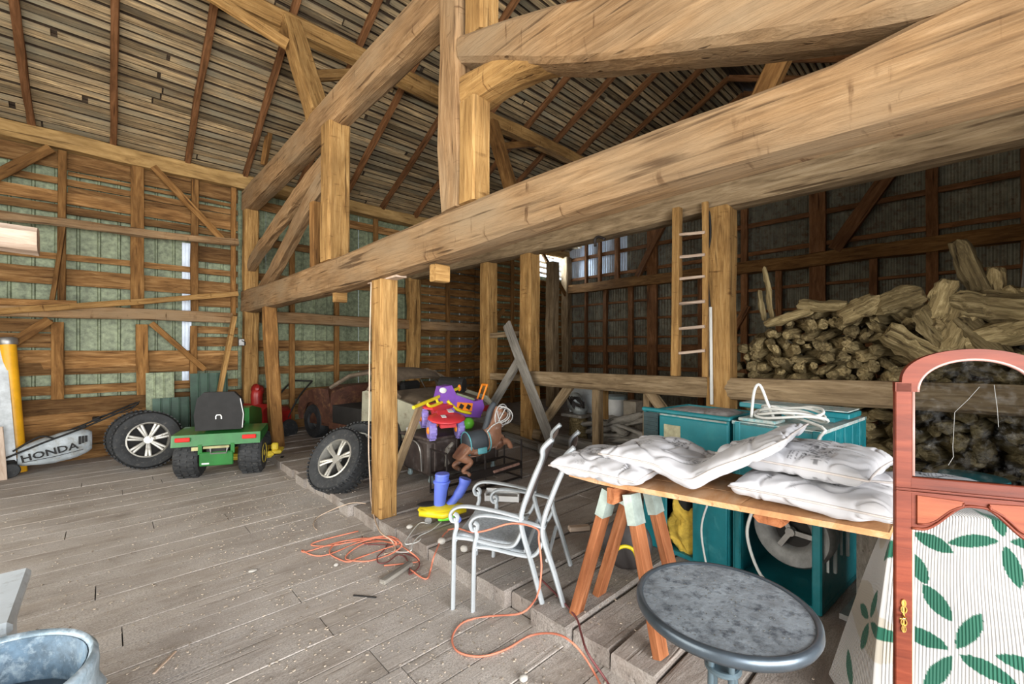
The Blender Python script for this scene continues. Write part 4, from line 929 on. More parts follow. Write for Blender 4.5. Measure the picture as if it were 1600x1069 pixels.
skin('horse_body', [(-.15, 0, .05, .125), (0, 0, .03, .10), (.15, 0, .05, .105), (.22, 0, .14, .08), (.26, 0, .24, .062), (.27, 0, .31, .066), (.35, 0, .25, .050), (.42, 0, .20, .040),
                    (-.17, -.07, -.06, .055), (-.09, -.10, -.12, .035), (-.20, -.11, -.17, .026), (-.12, -.12, -.23, .024), (-.17, .07, -.06, .055), (-.09, .10, -.12, .035), (-.20, .11, -.17, .026), (-.12, .12, -.23, .024),
                    (.20, -.06, .0, .045), (.32, -.08, .02, .034), (.36, -.09, -.07, .026), (.20, .06, .0, .045), (.34, .08, .04, .034), (.38, .09, -.05, .026), (.25, -.035, .36, .013), (.25, .035, .36, .013)],
     [(0, 1), (1, 2), (2, 3), (3, 4), (4, 5), (5, 6), (6, 7), (0, 8), (8, 9), (9, 10), (10, 11), (0, 12), (12, 13), (13, 14), (14, 15), (2, 16), (16, 17), (17, 18), (2, 19), (19, 20), (20, 21), (5, 22), (5, 23)], M_HORSE, hs, hm)
mb = MB(); mb.lathe([(.100, -.10), (.115, -.06), (.112, 0), (.118, .07), (.108, .10)], 20, I(.0, 0, .045) @ Matrix.Rotation(PI/2, 4, 'Y')); mb.build('saddle', M_SADD, hs, local=L0, smooth=True)
mb = MB()
for x in (-.09, .12): mb.tube([(x, .114*math.cos(a), .045+.114*math.sin(a)) for a in [2*PI*k/20 for k in range(20)]], .007, 6, closed=True)
mb.box((.02, -.12, -.02), (.10, .02, .06), b=.008); mb.build('girth_strap', M_TEALC, hs, local=L0, smooth=True)
mb = MB(); 
for k in range(5): mb.tube(sm([(-.23, 0, .08), (-.30, .01*k-.02, .0), (-.33+.015*k, .015*k-.03, -.12)], 4), [.016]*4+[.010]*5, 6)
mb.build('tail', M_GREYW, hs, local=L0, smooth=True)
mb = MB(); mb.tube(sm([(.25, 0, .40), (.19, 0, .33), (.15, 0, .22), (.11, 0, .14)], 4), [.018]+[.030]*11+[.02], 8); mb.build('mane', M_SADD, hs, local=L0, smooth=True)
M_ROPE = paint('white_rope', (.62, .62, .60), .8, 0, .15, 20)
mb = MB(); rr = random.Random(5)
for k in range(7):
    t0 = rr.uniform(0, 6); R1 = rr.uniform(.09, .12); nv = V((rr.uniform(-1, 1), rr.uniform(-.9, .9), rr.uniform(-1, 1))).normalized(); u = nv.orthogonal().normalized(); v_ = nv.cross(u)
    mb.tube([V((.31, -.01, .26))+(u*math.cos(a)+v_*math.sin(a))*R1 for a in [2*PI*j/18 for j in range(18)]], .006, 5, closed=True)
mb.tube(sm([(.10, -.08, .14), (.16, -.10, .20), (.30, -.10, .24), (.36, -.06, .28)], 5), .006, 5); mb.build('rope_mesh', M_ROPE, hs, local=L0, smooth=True)
mb = MB(); mb.ball((.315, -.048, .285), .009, 8, 6); mb.ball((.315, .048, .285), .009, 8, 6); mb.build('eye', M_DARK, hs, local=L0, smooth=True)
# ---- blue and yellow toy
bt = thing('toy_walker', 'yellow toy base with two blue boot-like tubes near the golden post', 'toy', TR((2.17, 3.22, .10), math.radians(-30)))
mb = MB(); mb.ball((0, 0, .11), (.21, .13, .035), 24, 10); mb.tube([(-.19, -.05, .10), (0, -.13, .09), (.2, -.05, .10)], .03, 8); mb.build('base', M_TYEL, bt, local=L0, smooth=True)
mb = MB(); mb.box((.04, -.09, .055), (.16, .07, .04), b=.012); mb.build('green_bumper', M_LIME, bt, local=L0, smooth=True)
for x, y, mt in ((.13, -.10, M_TBLUE), (-.12, -.06, M_STEEL), (.1, .1, M_TBLUE), (-.1, .1, M_DARK)):
    MB().lathe([(.001, -.015), (.03, -.015), (.035, 0), (.03, .015), (.001, .015)], 14, I(x, y, .036) @ Matrix.Rotation(PI/2, 4, 'X')).build('wheel', mt, bt, local=L0, smooth='auto')
mb = MB(); mb.ball((-.1, .04, .14), (.12, .07, .012), 16, 6); mb.build('dark_pad', M_DARK, bt, local=L0, smooth=True)
mb = MB(); mb.tube([(-.02, 0, .13), (-.01, 0, .26), (.0, 0, .33), (.0, 0, .335), (.0, 0, .35), (.0, 0, .355), (.005, 0, .40)], [.05, .058, .066, .075, .075, .06, .062], 16); mb.tube([(.005, 0, .40), (.005, 0, .415)], [.066, .06], 16)
mb.tube(sm([(.06, .0, .125), (.13, .02, .19), (.19, .02, .28), (.21, .02, .34)], 5), [.036]*6+[.045]*6+[.05]*4, 14); mb.tube([(.205, .02, .325), (.213, .02, .35)], [.056, .056], 14)
mb.build('blue_tubes', M_TBLUE, bt, local=L0, smooth='auto')
# ---- white baseboard heater on the ground
ht = thing('heater_tray', 'white metal tray-like heater cover lying behind the chairs', 'heater', TR(P(785, 781, Z=.11), math.radians(-50)))
mb = MB(); mb.box((0, 0, .012), (.34, .12, .02)); mb.box((0, .055, .05), (.34, .012, .09)); mb.box((0, -.055, .03), (.34, .012, .05)); mb.box((-.165, 0, .04), (.012, .12, .08)); mb.box((.165, 0, .04), (.012, .12, .08)); mb.build('cover', M_WHT, ht, local=L0)
MB().box((0, 0, .045), (.30, .05, .03), b=.01).build('fin_core', M_STEEL, ht, local=L0)

# ================================================================ PATIO CHAIRS (two, stacked)
M_CHAIR = paint('pale_grey_painted_metal', (.42, .455, .475), .42, .15, .08, 10, dirt=(.38, .38, .36), dirt_amt=.12)
M_SLING = paint('grey_sling_mesh', (.36, .40, .43), .8, 0, .3, 60, .3, dirt=(.42, .44, .46), dirt_amt=.3, bscale=180)
M_SLINGB = paint('brown_sling_back', (.16, .13, .12), .8, 0, .2, 60)
def chair(label, off, dz, group):
    F = V((-.57, .82, 0)).normalized(); S = V((.82, .57, 0)).normalized(); o = V((1.97, 1.65, 0))+F*off
    M = Matrix(((F.x, S.x, 0, o.x), (F.y, S.y, 0, o.y), (0, 0, 1, 0), (0, 0, 0, 1)))
    c = thing('patio_chair', label, 'chair', M, group)
    for y, near in ((0, True), (.50, False)):
        zf = .0 if near else .1
        mb = MB(); mb.tube(sm([(0, y, .1), (.06, y, .30+dz*.5), (.125, y, .50+dz), (.115, y, .62+dz), (.05, y, .80+dz), (.0, y, .92+dz), (-.005, y, .98+dz), (-.06, y, 1.04+dz)], 5), .024, 8, ry=.016)
        mb.build('leg', M_CHAIR, c, local=L0, smooth='auto')
        mb = MB(); mb.tube(sm([(.56, y, zf), (.555, y, .25), (.55, y, .40+dz), (.535, y, .47+dz), (.545, y, .525+dz)], 5), .018, 8, ry=.014); mb.build('leg', M_CHAIR, c, local=L0, smooth='auto')
        mb = MB(); mb.tube(sm([(.11, y, .555+dz), (.28, y, .585+dz), (.46, y, .60+dz), (.54, y, .585+dz), (.575, y, .545+dz), (.565, y, .505+dz), (.535, y, .505+dz), (.53, y, .535+dz), (.55, y, .55+dz)], 5), .022, 8, ry=.011); mb.build('armrest', M_CHAIR, c, local=L0, smooth='auto')
        mb = MB(); mb.tube(sm([(.55, y, .40+dz), (.45, y+(.01 if near else -.01), .395+dz), (.25, y, .375+dz), (.17, y, .39+dz), (.125, y, .47+dz)], 5), .016, 8, ry=.012); mb.build('seat_rail', M_CHAIR, c, local=L0, smooth='auto')
    mb = MB(); mb.tube([(.545, 0, .385+dz), (.545, .5, .385+dz)], .014, 8); mb.tube([(.10, 0, .36+dz), (.10, .5, .36+dz)], .012, 8); mb.build('cross_bar', M_CHAIR, c, local=L0, smooth='auto')
    mb = MB(); prof = sm([(.555, 0, .405+dz), (.50, 0, .415+dz), (.36, 0, .395+dz), (.22, 0, .385+dz), (.16, 0, .40+dz)], 4); NN = 8
    for p in prof:
        for k in range(NN+1): t = k/NN; mb.v.append((p.x, .012+.476*t, p.z-.018*math.sin(PI*t)))
    for i in range(len(prof)-1):
        for k in range(NN): mb.f.append([i*(NN+1)+k, i*(NN+1)+k+1, (i+1)*(NN+1)+k+1, (i+1)*(NN+1)+k])
    so = mb.build('seat', M_SLING, c, local=L0, smooth=True); so.modifiers.new('t', 'SOLIDIFY').thickness = .004
    mb = MB(); prof = sm([(.115, 0, .60+dz), (.06, 0, .75+dz), (.0, 0, .90+dz), (-.01, 0, .97+dz), (-.05, 0, 1.02+dz)], 4)
    for p in prof:
        for k in range(NN+1): t = k/NN; mb.v.append((p.x-.01*math.sin(PI*t), .012+.476*t, p.z))
    for i in range(len(prof)-1):
        for k in range(NN): mb.f.append([i*(NN+1)+k, i*(NN+1)+k+1, (i+1)*(NN+1)+k+1, (i+1)*(NN+1)+k])
    so = mb.build('back_sling', M_SLINGB, c, local=L0, smooth=True); so.modifiers.new('t', 'SOLIDIFY').thickness = .004
    return c
chair('pale grey metal patio chair, nearer and lower of the stacked pair', 0, 0, 'stacked patio chairs')
chair('pale grey metal patio chair, farther one nested on top of the pair', .13, .045, 'stacked patio chairs')

# ================================================================ SAWHORSE, PLANKS, CUSHIONS
sh = thing('sawhorse', 'reddish wooden sawhorse with galvanised brackets under the plank top', 'sawhorse', (2.15, 1.3, .1))
timber('cross_beam', (1.96, 1.32, .835), (2.52, 1.32, .835), .045, .085, M_HORSEW, sh, hew=.001)
M_GALV = paint('galvanised_bracket', (.42, .50, .46), .45, .5, .2, 12)
for (fx, fy, tx, ty) in ((1.97, 1.56, 2.03, 1.37), (1.99, 1.05, 2.05, 1.25), (2.22, 1.58, 2.28, 1.38), (2.26, 1.05, 2.26, 1.26)):
    top = V((tx, ty, .84)); foot = V((fx, fy, .105))
    timber('leg', foot, top, .045, .085, M_HORSEW, sh, up=(1, 0, .0), hew=.001)
    d = (foot-top).normalized(); timber('bracket', top-d*.005, top+d*.15, .052, .093, M_GALV, sh, up=(1, 0, 0), ch=.003)
tt = thing('plank_top', 'long brown plank table top carrying the white cushions', 'table', (2.2, .9, .88))
def plank_line(o0, o1, y0=1.60, y1=.22):
    xa, xb = 1.955, 2.20
    def bx(y): return xa+(xb-xa)*max(0, (1.35-y)/(1.35-.26))
    mb = MB(); N = 8
    for i in range(N+1):
        y = y0+(y1-y0)*i/N
        for dx, z in ((o0, .882), (o1, .882), (o1, .908), (o0, .908)): mb.v.append((bx(y)+dx, y, z))
    for i in range(N):
        for k in range(4): mb.f.append([i*4+k, i*4+(k+1) % 4, (i+1)*4+(k+1) % 4, (i+1)*4+k])
    mb.f.append([0, 1, 2, 3]); mb.f.append([N*4+3, N*4+2, N*4+1, N*4]); return mb
M_TOPW = wood('worn_table_plank', (.36, .17, .075), (.52, .28, .13), (.62, .42, .27), g=3, rnd=.15, crack=.2)
for a, b in ((0, .19), (.197, .38), (.387, .56)): plank_line(a, b).build('plank', M_TOPW, tt)
timber('cleat', (2.15, .62, .858), (2.55, .62, .858), .13, .045, M_HORSEW, tt, hew=.001, ch=.02)
# ---- cushions with a printed white cover
M_CUSH = vcol('cushion_cover')
def setcol(me, fn):
    a = me.color_attributes.new('Col', 'FLOAT_COLOR', 'POINT')
    for i, v in enumerate(me.vertices): a.data[i].color = (*fn(i, v.co), 1)
def cushion(name, label, sx, sy, th, M, bend=None, seed=0, n=104, group=None):
    c = thing(name, label, 'cushion', M, group); mb = MB(); uv = []
    rr = random.Random(seed)
    def shape(u, v, s):
        e = max(0, (1-abs(u)**3.5))**.36*max(0, (1-abs(v)**3.5))**.36
        q = 1-.06*(1-abs(u))*(abs(v)**6)-.0
        x = sx/2*u*(1-.05*(1-abs(v)**2)*abs(u)**4); y = sy/2*v*(1-.05*(1-abs(u)**2)*abs(v)**4)
        wr = .010*nz(x*16, y*16, seed)*(abs(u)**2+abs(v)**2)+.014*nz(x*5, y*5, seed+4)-.012*max(0, 1-abs(nz(x*7+seed, y*7, 3))*9)*s
        z = s*th/2*e+(wr if e > .02 else 0)
        for (tx, ty) in ((.3, .3), (-.3, .3), (.3, -.3), (-.3, -.3)): z -= s*th*.18*math.exp(-((u-tx)**2+(v-ty)**2)/.02)
        p = V((x, y, z)); return bend(p) if bend else p
    for s in (1, -1):
        for i in range(n+1):
            for j in range(n+1):
                u, v = -1+2*i/n, -1+2*j/n; mb.v.append(tuple(shape(u, v, s))); uv.append((u, v, s))
        b = 0 if s == 1 else (n+1)**2
        for i in range(n):
            for j in range(n):
                f = [b+i*(n+1)+j, b+(i+1)*(n+1)+j, b+(i+1)*(n+1)+j+1, b+i*(n+1)+j+1]; mb.f.append(f if s == 1 else f[::-1])
    me = bpy.data.meshes.new('cover'); me.from_pydata(mb.v, [], mb.f)
    for p in me.polygons: p.use_smooth = True
    blocks = []
    for k in range(26):
        blocks.append((rr.uniform(-.98, .75), rr.uniform(-.98, .8), rr.uniform(.15, .45), rr.uniform(.08, .28), rr.choice([0, 1, 1, 2, 2, 3]), rr.uniform(.18, .5), rr.choice([0, 1])))
    def col(i, co):
        u, v, s = uv[i]; base = .47+.05*nz(u*3, v*3, seed); c_ = [base, base*.995, base*1.03]
        for (a, b, w_, h_, kind, dk, ori) in blocks:
            if a < u < a+w_ and b < v < b+h_:
                lu, lv = (u-a)/w_, (v-b)/h_
                if ori: lu, lv = lv, lu
                if kind == 0: c_ = [x*.82 for x in c_]
                elif kind == 1: c_ = [x*(dk if (lv*5) % 1 < .45 and nz(lu*9, int(lv*5), seed) > -.1 else 1) for x in c_]
                elif kind == 2: c_ = [x*(dk+.1 if (lu*6) % 1 < .5 and (lv*3) % 1 < .6 else .96) for x in c_]
                else: c_ = [x*(.72 if nz(lu*12, lv*12, seed) > .12 else 1) for x in c_]
        return c_
    setcol(me, col); me.materials.append(M_CUSH)
    o = bpy.data.objects.new('cover', me); link(o, c, wm(c))
    path = []
    for k in range(96):
        t = k/96*4; q = t % 1*2-1
        u, v = ((q, -1), (1, q), (-q, 1), (-1, -q))[int(t)]
        path.append(shape(u, v, 1))
    M_PIP = bpy.data.materials.get('cushion_piping') or paint('cushion_piping', (.52, .47, .44), .8)
    MB().tube(path, .005, 6, closed=True).build('piping', M_PIP, c, local=L0, smooth=True)
    return c
cushion('seat_cushion', 'white printed cushion at the far left end of the plank', .54, .52, .12, TR((2.11, 1.40, .972), math.radians(6)), lambda p: p+V((0, 0, -.9*max(0, p.y-.18)**2-.25*max(0, -p.x-.18)**2)), 1)
def fold(p):
    y = -p.y       # toward the near end it rises over the stack
    up = .30*max(0, (y-.02))**1.35*2.0 if y > .02 else 0
    return V((p.x, p.y+up*.25, p.z+up-.05*math.exp(-((y-.0)**2)/.01)))
cushion('chair_pad', 'large white printed pad folded upward and lying on the cushion stack', .54, .92, .12, TR((2.25, .95, 1.05), math.radians(4), math.radians(0)), fold, 2)
cushion('seat_cushion', 'white printed cushion lying directly on the plank, bottom of the stack', .52, .60, .13, TR((2.41, .50, .975), math.radians(3)), None, 3)
cushion('seat_cushion', 'white printed cushion on top of the stack, with dark text print', .52, .60, .13, TR((2.46, .56, 1.10), math.radians(-4)), None, 4)
cushion('seat_cushion', 'white printed cushion at right, half behind the red-brown door', .48, .50, .11, TR((2.73, .22, .985), math.radians(12), math.radians(-4), math.radians(14)), None, 5)

# ================================================================ TEAL CABINETS
M_TEAL = paint('teal_enamel', (.008, .17, .20), .38, .0, .14, 4, dirt=(.03, .22, .24), dirt_amt=.2)
M_TEALD = paint('dark_vent_panel', (.025, .05, .055), .6, .1, .3, 20)
M_DUSTY = paint('dusty_top', (.42, .47, .44), .9, 0, .25, 10, dirt=(.10, .33, .36), dirt_amt=.3)
M_INS = paint('yellow_insulation', (.62, .42, .06), .9, 0, .35, 9, .8)
def vframe(org, ang): return Matrix.Translation(V(org)) @ Matrix.Rotation(ang, 4, 'Z')
# local x: depth away from camera, local y: toward the left cabinet ; origin = near right bottom corner
TM = vframe((2.95, .583, .1), math.radians(-5))
c2 = thing('teal_cabinet', 'teal metal cabinet at right with open fan bay and grooved side', 'cabinet', TM)
def bx(name, c, d, mt, par, b=.0): return MB().box(c, d, b=b).build(name, mt, par, local=L0)
H = 1.05
bx('front_post', (.02, .025, H/2), (.05, .05, H), M_TEAL, c2, .008); bx('front_post', (.02, .465, H/2), (.05, .04, H), M_TEAL, c2, .008)
bx('back_panel', (.88, .25, H/2), (.02, .5, H), M_TEAL, c2); bx('left_panel', (.45, .49, H/2), (.88, .015, H), M_TEAL, c2)
bx('side_panel', (.46, .012, H*.5), (.86, .02, H-.01), M_TEAL, c2, .004)
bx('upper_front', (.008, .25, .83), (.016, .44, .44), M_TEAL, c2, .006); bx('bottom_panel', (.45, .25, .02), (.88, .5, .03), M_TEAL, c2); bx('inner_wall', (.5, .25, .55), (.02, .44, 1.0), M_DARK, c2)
for k, x in enumerate((.22, .40, .56, .72)):
    bx('side_groove', (x, -.002, .80), (.012, .01, .46), M_TEAL, c2, .002)
bx('rust_patch_panel', (.55, -.0015, .72), (.44, .006, .30), paint('rusty_teal', (.10, .13, .12), .8, 0, .4, 6, dirt=(.16, .10, .07), dirt_amt=.5), c2)
for x, z in ((.12, .33), (.36, .36)):
    mb = MB(); mb.box((x, -.015, z+.08), (.13, .02, .05), b=.004); mb.box((x+.055, -.015, z-.02), (.02, .018, .22), b=.004); mb.box((x-.06, -.012, z), (.008, .012, .18)); mb.build('latch_bracket', paint('grey_latch', (.5, .54, .53), .5, .3, .15), c2, local=L0)
MB().box((.45, .25, H-.01), (.9, .5, .02)).build('top_panel', M_DUSTY, c2, local=L0)
# fan wheel
fn = MB(); FMx = I(.05, .17, .42) @ Matrix.Rotation(-PI/2, 4, 'Y')
fn.lathe([(.105, .0), (.13, .02), (.20, .025), (.215, .0), (.21, -.12), (.10, -.12), (.095, -.05)], 36, FMx, close=True); fan = fn.build('fan_housing', paint('fan_grey', (.20, .205, .20), .6, .3, .25, 14), c2, local=L0, smooth='auto')
MB().lathe([(.001, -.04), (.105, -.04), (.105, -.03), (.001, -.03)], 28, FMx).build('fan_shade_disc', M_DARK, fan, M=wm(c2) @ Matrix.Identity(4))  # black disc behind the spokes, the hollow's shade put into its colour
mb = MB(); mb.lathe([(.001, .03), (.025, .03), (.03, .0), (.001, .0)], 16, FMx)
for k in range(3):
    a = 2*PI*k/3+.5; mb.add(*(lambda m: (m.v, m.f))(MB().box((math.cos(a)*.06, math.sin(a)*.06, .012), (.11, .028, .012), Matrix.Rotation(a, 4, 'Z'))), M=FMx)
mb.build('fan_spokes', M_STEEL, fan, M=wm(c2))
mb = MB()
for y in (.08, .26): mb.tube([(.04, y, .62), (.04, y+.01, .50)], .006, 5)
mb.build('fan_hanger', M_IRON, c2, local=L0)
C3 = TM @ I(0, .52, 0); c1 = thing('teal_cabinet', 'teal metal cabinet at left with dark vent and open tube bay', 'cabinet', C3)
W1 = .66; H1 = 1.04
bx('side_panel', (.32, .01, H1/2), (.62, .02, H1), M_TEAL, c1); bx('side_panel', (.32, W1-.01, H1/2), (.62, .02, H1), M_TEAL, c1); bx('back_panel', (.63, W1/2, H1/2), (.02, W1, H1), M_TEAL, c1)
bx('upper_front', (.01, W1*.40, .87), (.02, W1*.78, .30), M_TEAL, c1, .008); bx('vent_panel', (.01, W1*.9, .80), (.018, W1*.19, .46), M_TEALD, c1)
for k in range(14): bx('vent_slat', (-.002, W1*.9, .60+k*.03), (.012, W1*.17, .008), M_TEALD, c1)
bx('top_lip', (.012, W1/2, H1+.012), (.04, W1+.02, .03), M_TEAL, c1, .008); bx('top_panel', (.33, W1/2, H1-.02), (.6, W1, .02), M_DUSTY, c1); bx('top_lip', (.33, .012, H1+.012), (.64, .03, .03), M_TEAL, c1, .006)
bx('paper_label', (-.004, W1*.62, .885), (.006, .13, .15), paint('stained_label', (.36, .34, .22), .9, 0, .3, 14), c1)
bx('lower_door', (.0, .13, .34), (.02, .24, .62), M_TEAL, c1, .006); bx('yellow_sticker', (-.013, .085, .575), (.004, .11, .10), paint('yellow_sticker', (.78, .66, .05), .6), c1)
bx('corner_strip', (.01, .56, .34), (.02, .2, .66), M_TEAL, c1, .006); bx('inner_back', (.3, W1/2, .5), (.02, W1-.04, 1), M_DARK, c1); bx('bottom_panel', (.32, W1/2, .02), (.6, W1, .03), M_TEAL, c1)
MB().tube([(.12, .38, .32), (.12, .38, .72)], .065, 16).build('black_tube', M_BLK, c1, local=L0, smooth='auto')
MB().lathe([(.001, -.04), (.09, -.04), (.11, -.02), (.11, .04), (.08, .05), (.001, .05)], 24, I(-.0, .40, .70) @ Matrix.Rotation(-PI/2, 4, 'Y')).build('round_port', M_STEEL, c1, local=L0, smooth='auto')
mb = MB(); rr = random.Random(2)
mb.ball((.10, .37, .20), (.07, .13, .20), 40, 30); mb.v = [(x+.05*nz(y*13, z*13, 1)-.03*abs(nz(y*30, z*30, 5)), y+.05*nz(x*9, z*11, 2), z+.06*nz(x*9, y*11, 3)) for x, y, z in mb.v]; mb.build('torn_insulation', M_INS, c1, local=L0, smooth=True)
mb = MB(); mb.ball((.36, .22, H1+.0), (.16, .13, .03)); mb.ball((.3, .42, H1-.0), (.14, .16, .02)); mb.build('grey_rag', paint('grey_rag', (.28, .26, .25), .9, 0, .4, 12), None, C3, smooth=True)
tag(bpy.data.objects['grey_rag'], 'crumpled grey rag on the left teal cabinet top', 'rag')
ld = thing('loose_teal_sheet', 'dusty teal lid panel lying on top of the right cabinet', 'panel', TM)
MB().box((.52, .30, H+.055), (.26, .66, .035), Matrix.Rotation(.02, 4, 'X'), b=.006).build('panel', M_TEAL, ld, local=L0)
MB().box((.52, .30, H+.076), (.25, .64, .006)).build('dust_layer', M_DUSTY, ld, local=L0); MB().box((.50, .20, H+.02), (.2, .3, .035)).build('packing_strip', M_TEAL, ld, local=L0)
lf = thing('loose_teal_sheet', 'small teal sheet metal flap on the right cabinet front edge', 'panel', TM)
MB().box((.10, .36, H+.012), (.16, .22, .02), b=.004).build('panel', M_DUSTY, lf, local=L0)
# white cable coil on top
M_CABLE = paint('white_cable', (.62, .63, .60), .6, 0, .08)
mb = MB(); pts = []
for k in range(4):
    for j in range(10):
        a = 2*PI*j/10+k*.5; pts.append(TM @ V((.10+.09*math.cos(a)+.015*k, .20+(.20-.012*k)*math.sin(a), H+.035+.012*k+.02*(1+math.sin(a*2+k)))))
pts += [TM @ V((-.01, .0, H+.03)), TM @ V((-.025, .0, H-.02)), TM @ V((-.02, .03, H-.08))]
mb.tube(sm(pts, 3), .009, 6)
mb.tube(sm([TM @ V(q) for q in ((.05, .40, H+.03), (.02, .37, H+.20), (.03, .34, H+.24), (.05, .30, H+.12), (.08, .28, H+.04))], 5), .009, 6)
tag(mb.build('cable_coil', M_CABLE, None, smooth=True), 'coil of white cable on top of the right teal cabinet', 'cable')
mb = MB(); mb.tube(sm([TM @ V(q) for q in ((-.01, .30, .66), (-.08, .34, .52), (-.10, .36, .36), (-.06, .30, .14), (.02, .2, .04))], 6), .010, 6)
tag(mb.build('power_cord', M_CABLE, None, smooth=True), 'pale cord looping out of the fan bay', 'cord')
mb = MB(); mb.tube(sm([TM @ V(q) for q in ((-.02, .57, .64), (-.07, .62, .50), (-.09, .66, .30), (-.05, .64, .03))], 6), .007, 6)
tag(mb.build('power_cord', M_CABLE, None, smooth=True), 'thin cord hanging in front of the left teal cabinet door', 'cord')
T('foot_rail', TM @ V((.02, -.10, .04)), TM @ V((.95, -.12, .04)), .05, .03, 'grey metal rail on the ground beside the right teal cabinet', 'rail', M_STEEL, hew=.0)
T('grey_plank', TM @ V((.98, -.1, .5)), TM @ V((.98, .45, .5)), .01, .9, 'dark backing board behind the right teal cabinet', 'plank', M_TEALD, hew=.0) if False else None

# ================================================================ ROUND TABLE
M_RIM = paint('dark_table_rim', (.07, .09, .11), .32, .6, .2, 8); M_GLASSY = paint('dusty_tabletop', (.20, .235, .265), .45, 0, .35, 9, .25, dirt=(.05, .06, .075), dirt_amt=.3, bscale=60)
M_LEGG = paint('blue_grey_tube', (.12, .17, .20), .35, .6, .1)
rt = thing('round_table', 'small round patio table with dusty dark glass top in the foreground', 'table', (1.63, .62, 0))
R0 = .290; TZZ = .70
MB().lathe([(.001, -.012), (R0-.012, -.012), (R0-.012, .0), (.001, .0)], 64, I(1.63, .62, TZZ)).build('glass_top', M_GLASSY, rt)
MB().lathe([(R0-.014, -.03), (R0+.004, -.036), (R0+.012, -.02), (R0+.010, .0), (R0, .007), (R0-.010, .004), (R0-.016, -.002)], 72, I(1.63, .62, TZZ), close=True).build('rim', M_RIM, rt, smooth=True)
for k in range(4):
    a = PI/4+k*PI/2+.2; cx, sy_ = math.cos(a), math.sin(a)
    MB().tube(sm([(1.63+cx*.12, .62+sy_*.12, TZZ-.02), (1.63+cx*.055, .62+sy_*.055, TZZ-.12), (1.63+cx*.05, .62+sy_*.05, .35), (1.63+cx*.08, .62+sy_*.08, .12), (1.63+cx*.24, .62+sy_*.24, .012)], 5), .012, 8).build('leg', M_LEGG, rt, smooth=True)
mb = MB(); mb.tube([(1.63+.052*math.cos(a), .62+.052*math.sin(a), .47) for a in [2*PI*k/24 for k in range(24)]], .011, 8, closed=True); mb.lathe([(.001, -.006), (.05, -.006), (.05, .006), (.001, .006)], 20, I(1.63, .62, .468)); mb.build('ring', M_LEGG, rt, smooth='auto')
M_GRIT = paint('grit', (.14, .14, .13), .9, 0, .6, 3)
mb = MB(); rr = random.Random(9)
for k in range(160):
    a = rr.uniform(0, 2*PI); q = (R0-.03)*math.sqrt(rr.random()); s_ = rr.uniform(.0006, .0022)
    mb.box((1.63+q*math.cos(a), .62+q*math.sin(a), TZZ+s_*.5), (s_*1.5, s_*2.2, s_), Matrix.Rotation(a, 4, 'Z'))
tag(mb.build('grit', M_GRIT), 'scattered grit lying on the round table top', 'grit', None, 'stuff')

# ================================================================ QUILT OVER A BOX
M_QUILT = vcol('quilt_cloth')
nt = M_QUILT.node_tree; bs = nt.nodes['Principled BSDF']; uvn = nt.nodes.new('ShaderNodeUVMap'); wv = nt.nodes.new('ShaderNodeTexWave'); wv.inputs['Scale'].default_value = 34; wv.bands_direction = 'X'
nt.links.new(uvn.outputs[0], wv.inputs[0]); bp = nt.nodes.new('ShaderNodeBump'); bp.inputs['Strength'].default_value = .8; bp.inputs['Distance'].default_value = .006; nt.links.new(wv.outputs['Fac'], bp.inputs['Height']); nt.links.new(bp.outputs[0], bs.inputs['Normal'])
dd = V((.423, -.907, 0)).normalized(); nn_ = V((dd.y, -dd.x, 0)); nn_ = nn_ if nn_.dot(FWD) < 0 else -nn_    # toward the camera
base = P(1400, 700, D=1.80); base.z = 0
def qpt(s, t):       # s along the face (m), t 0 top .. 1 floor
    top = .905+.045*math.sin(max(0, min(1, (s-.0)/.5))*PI)-.03*max(0, s-.42)
    z = top*(1-t)+.112*t
    flare = .20*t**1.3+.02*nz(s*5, t*3, 1)*(.3+t)+.015*math.sin(s*17+1.2*t)*t
    spread = s-.14*t*max(0, 1-s/.45)
    p = base+dd*spread+nn_*flare
    se = s*(.15+.85*t)
    if s < 0: # side falling back
        p = base+dd*(-.16*t+se*.10)+nn_*(flare*(1+s)+se*1.0)
    p.z = z; return p
LV = []
def leafset(cx, cy, L, w_, rot=0, gap=.35):
    for k in range(4):
        a = rot+k*PI/2; LV.append((cx+math.cos(a)*L*(.5+gap*.3), cy+math.sin(a)*L*(.5+gap*.3), a, L/2, w_/2))
leafset(.185, .50, .15, .055, .45); leafset(-.08, .46, .13, .05, .15); leafset(.45, .50, .15, .055, .1); leafset(.05, .05, .15, .05, .6); leafset(.33, .07, .15, .05, -.2)
LV += [(.08, .20, 1.1, .075, .026), (.14, .33, 1.0, .075, .026), (.02, .74, .7, .075, .026), (.30, .74, .8, .075, .026), (-.16, .72, .9, .075, .026), (.45, .25, 1.2, .075, .026)]
mb = MB(); NS, NT = 230, 190; uvs = []
for i in range(NS+1):
    s = -.30+.95*i/NS
    for j in range(NT+1):
        t = j/NT; mb.v.append(tuple(qpt(s, t))); uvs.append((s, t))
for i in range(NS):
    for j in range(NT): mb.f.append([i*(NT+1)+j, (i+1)*(NT+1)+j, (i+1)*(NT+1)+j+1, i*(NT+1)+j+1])
n0 = len(mb.v); s_list = [-.30+.95*i/NS for i in range(NS+1)]
for i, s in enumerate(s_list):               # top falls back over the box
    for j in range(1, 9):
        p = qpt(s, 0)-nn_*(.05*j); p.z -= .004*j*j*.2; mb.v.append(tuple(p)); uvs.append((s, -.05*j))
for i in range(NS):
    for j in range(8):
        a = i*(NT+1) if j == 0 else n0+i*8+j-1; b = (i+1)*(NT+1) if j == 0 else n0+(i+1)*8+j-1
        mb.f.append([a, n0+i*8+j, n0+(i+1)*8+j, b])
me = bpy.data.meshes.new('quilt'); me.from_pydata(mb.v, [], mb.f)
for p in me.polygons: p.use_smooth = True
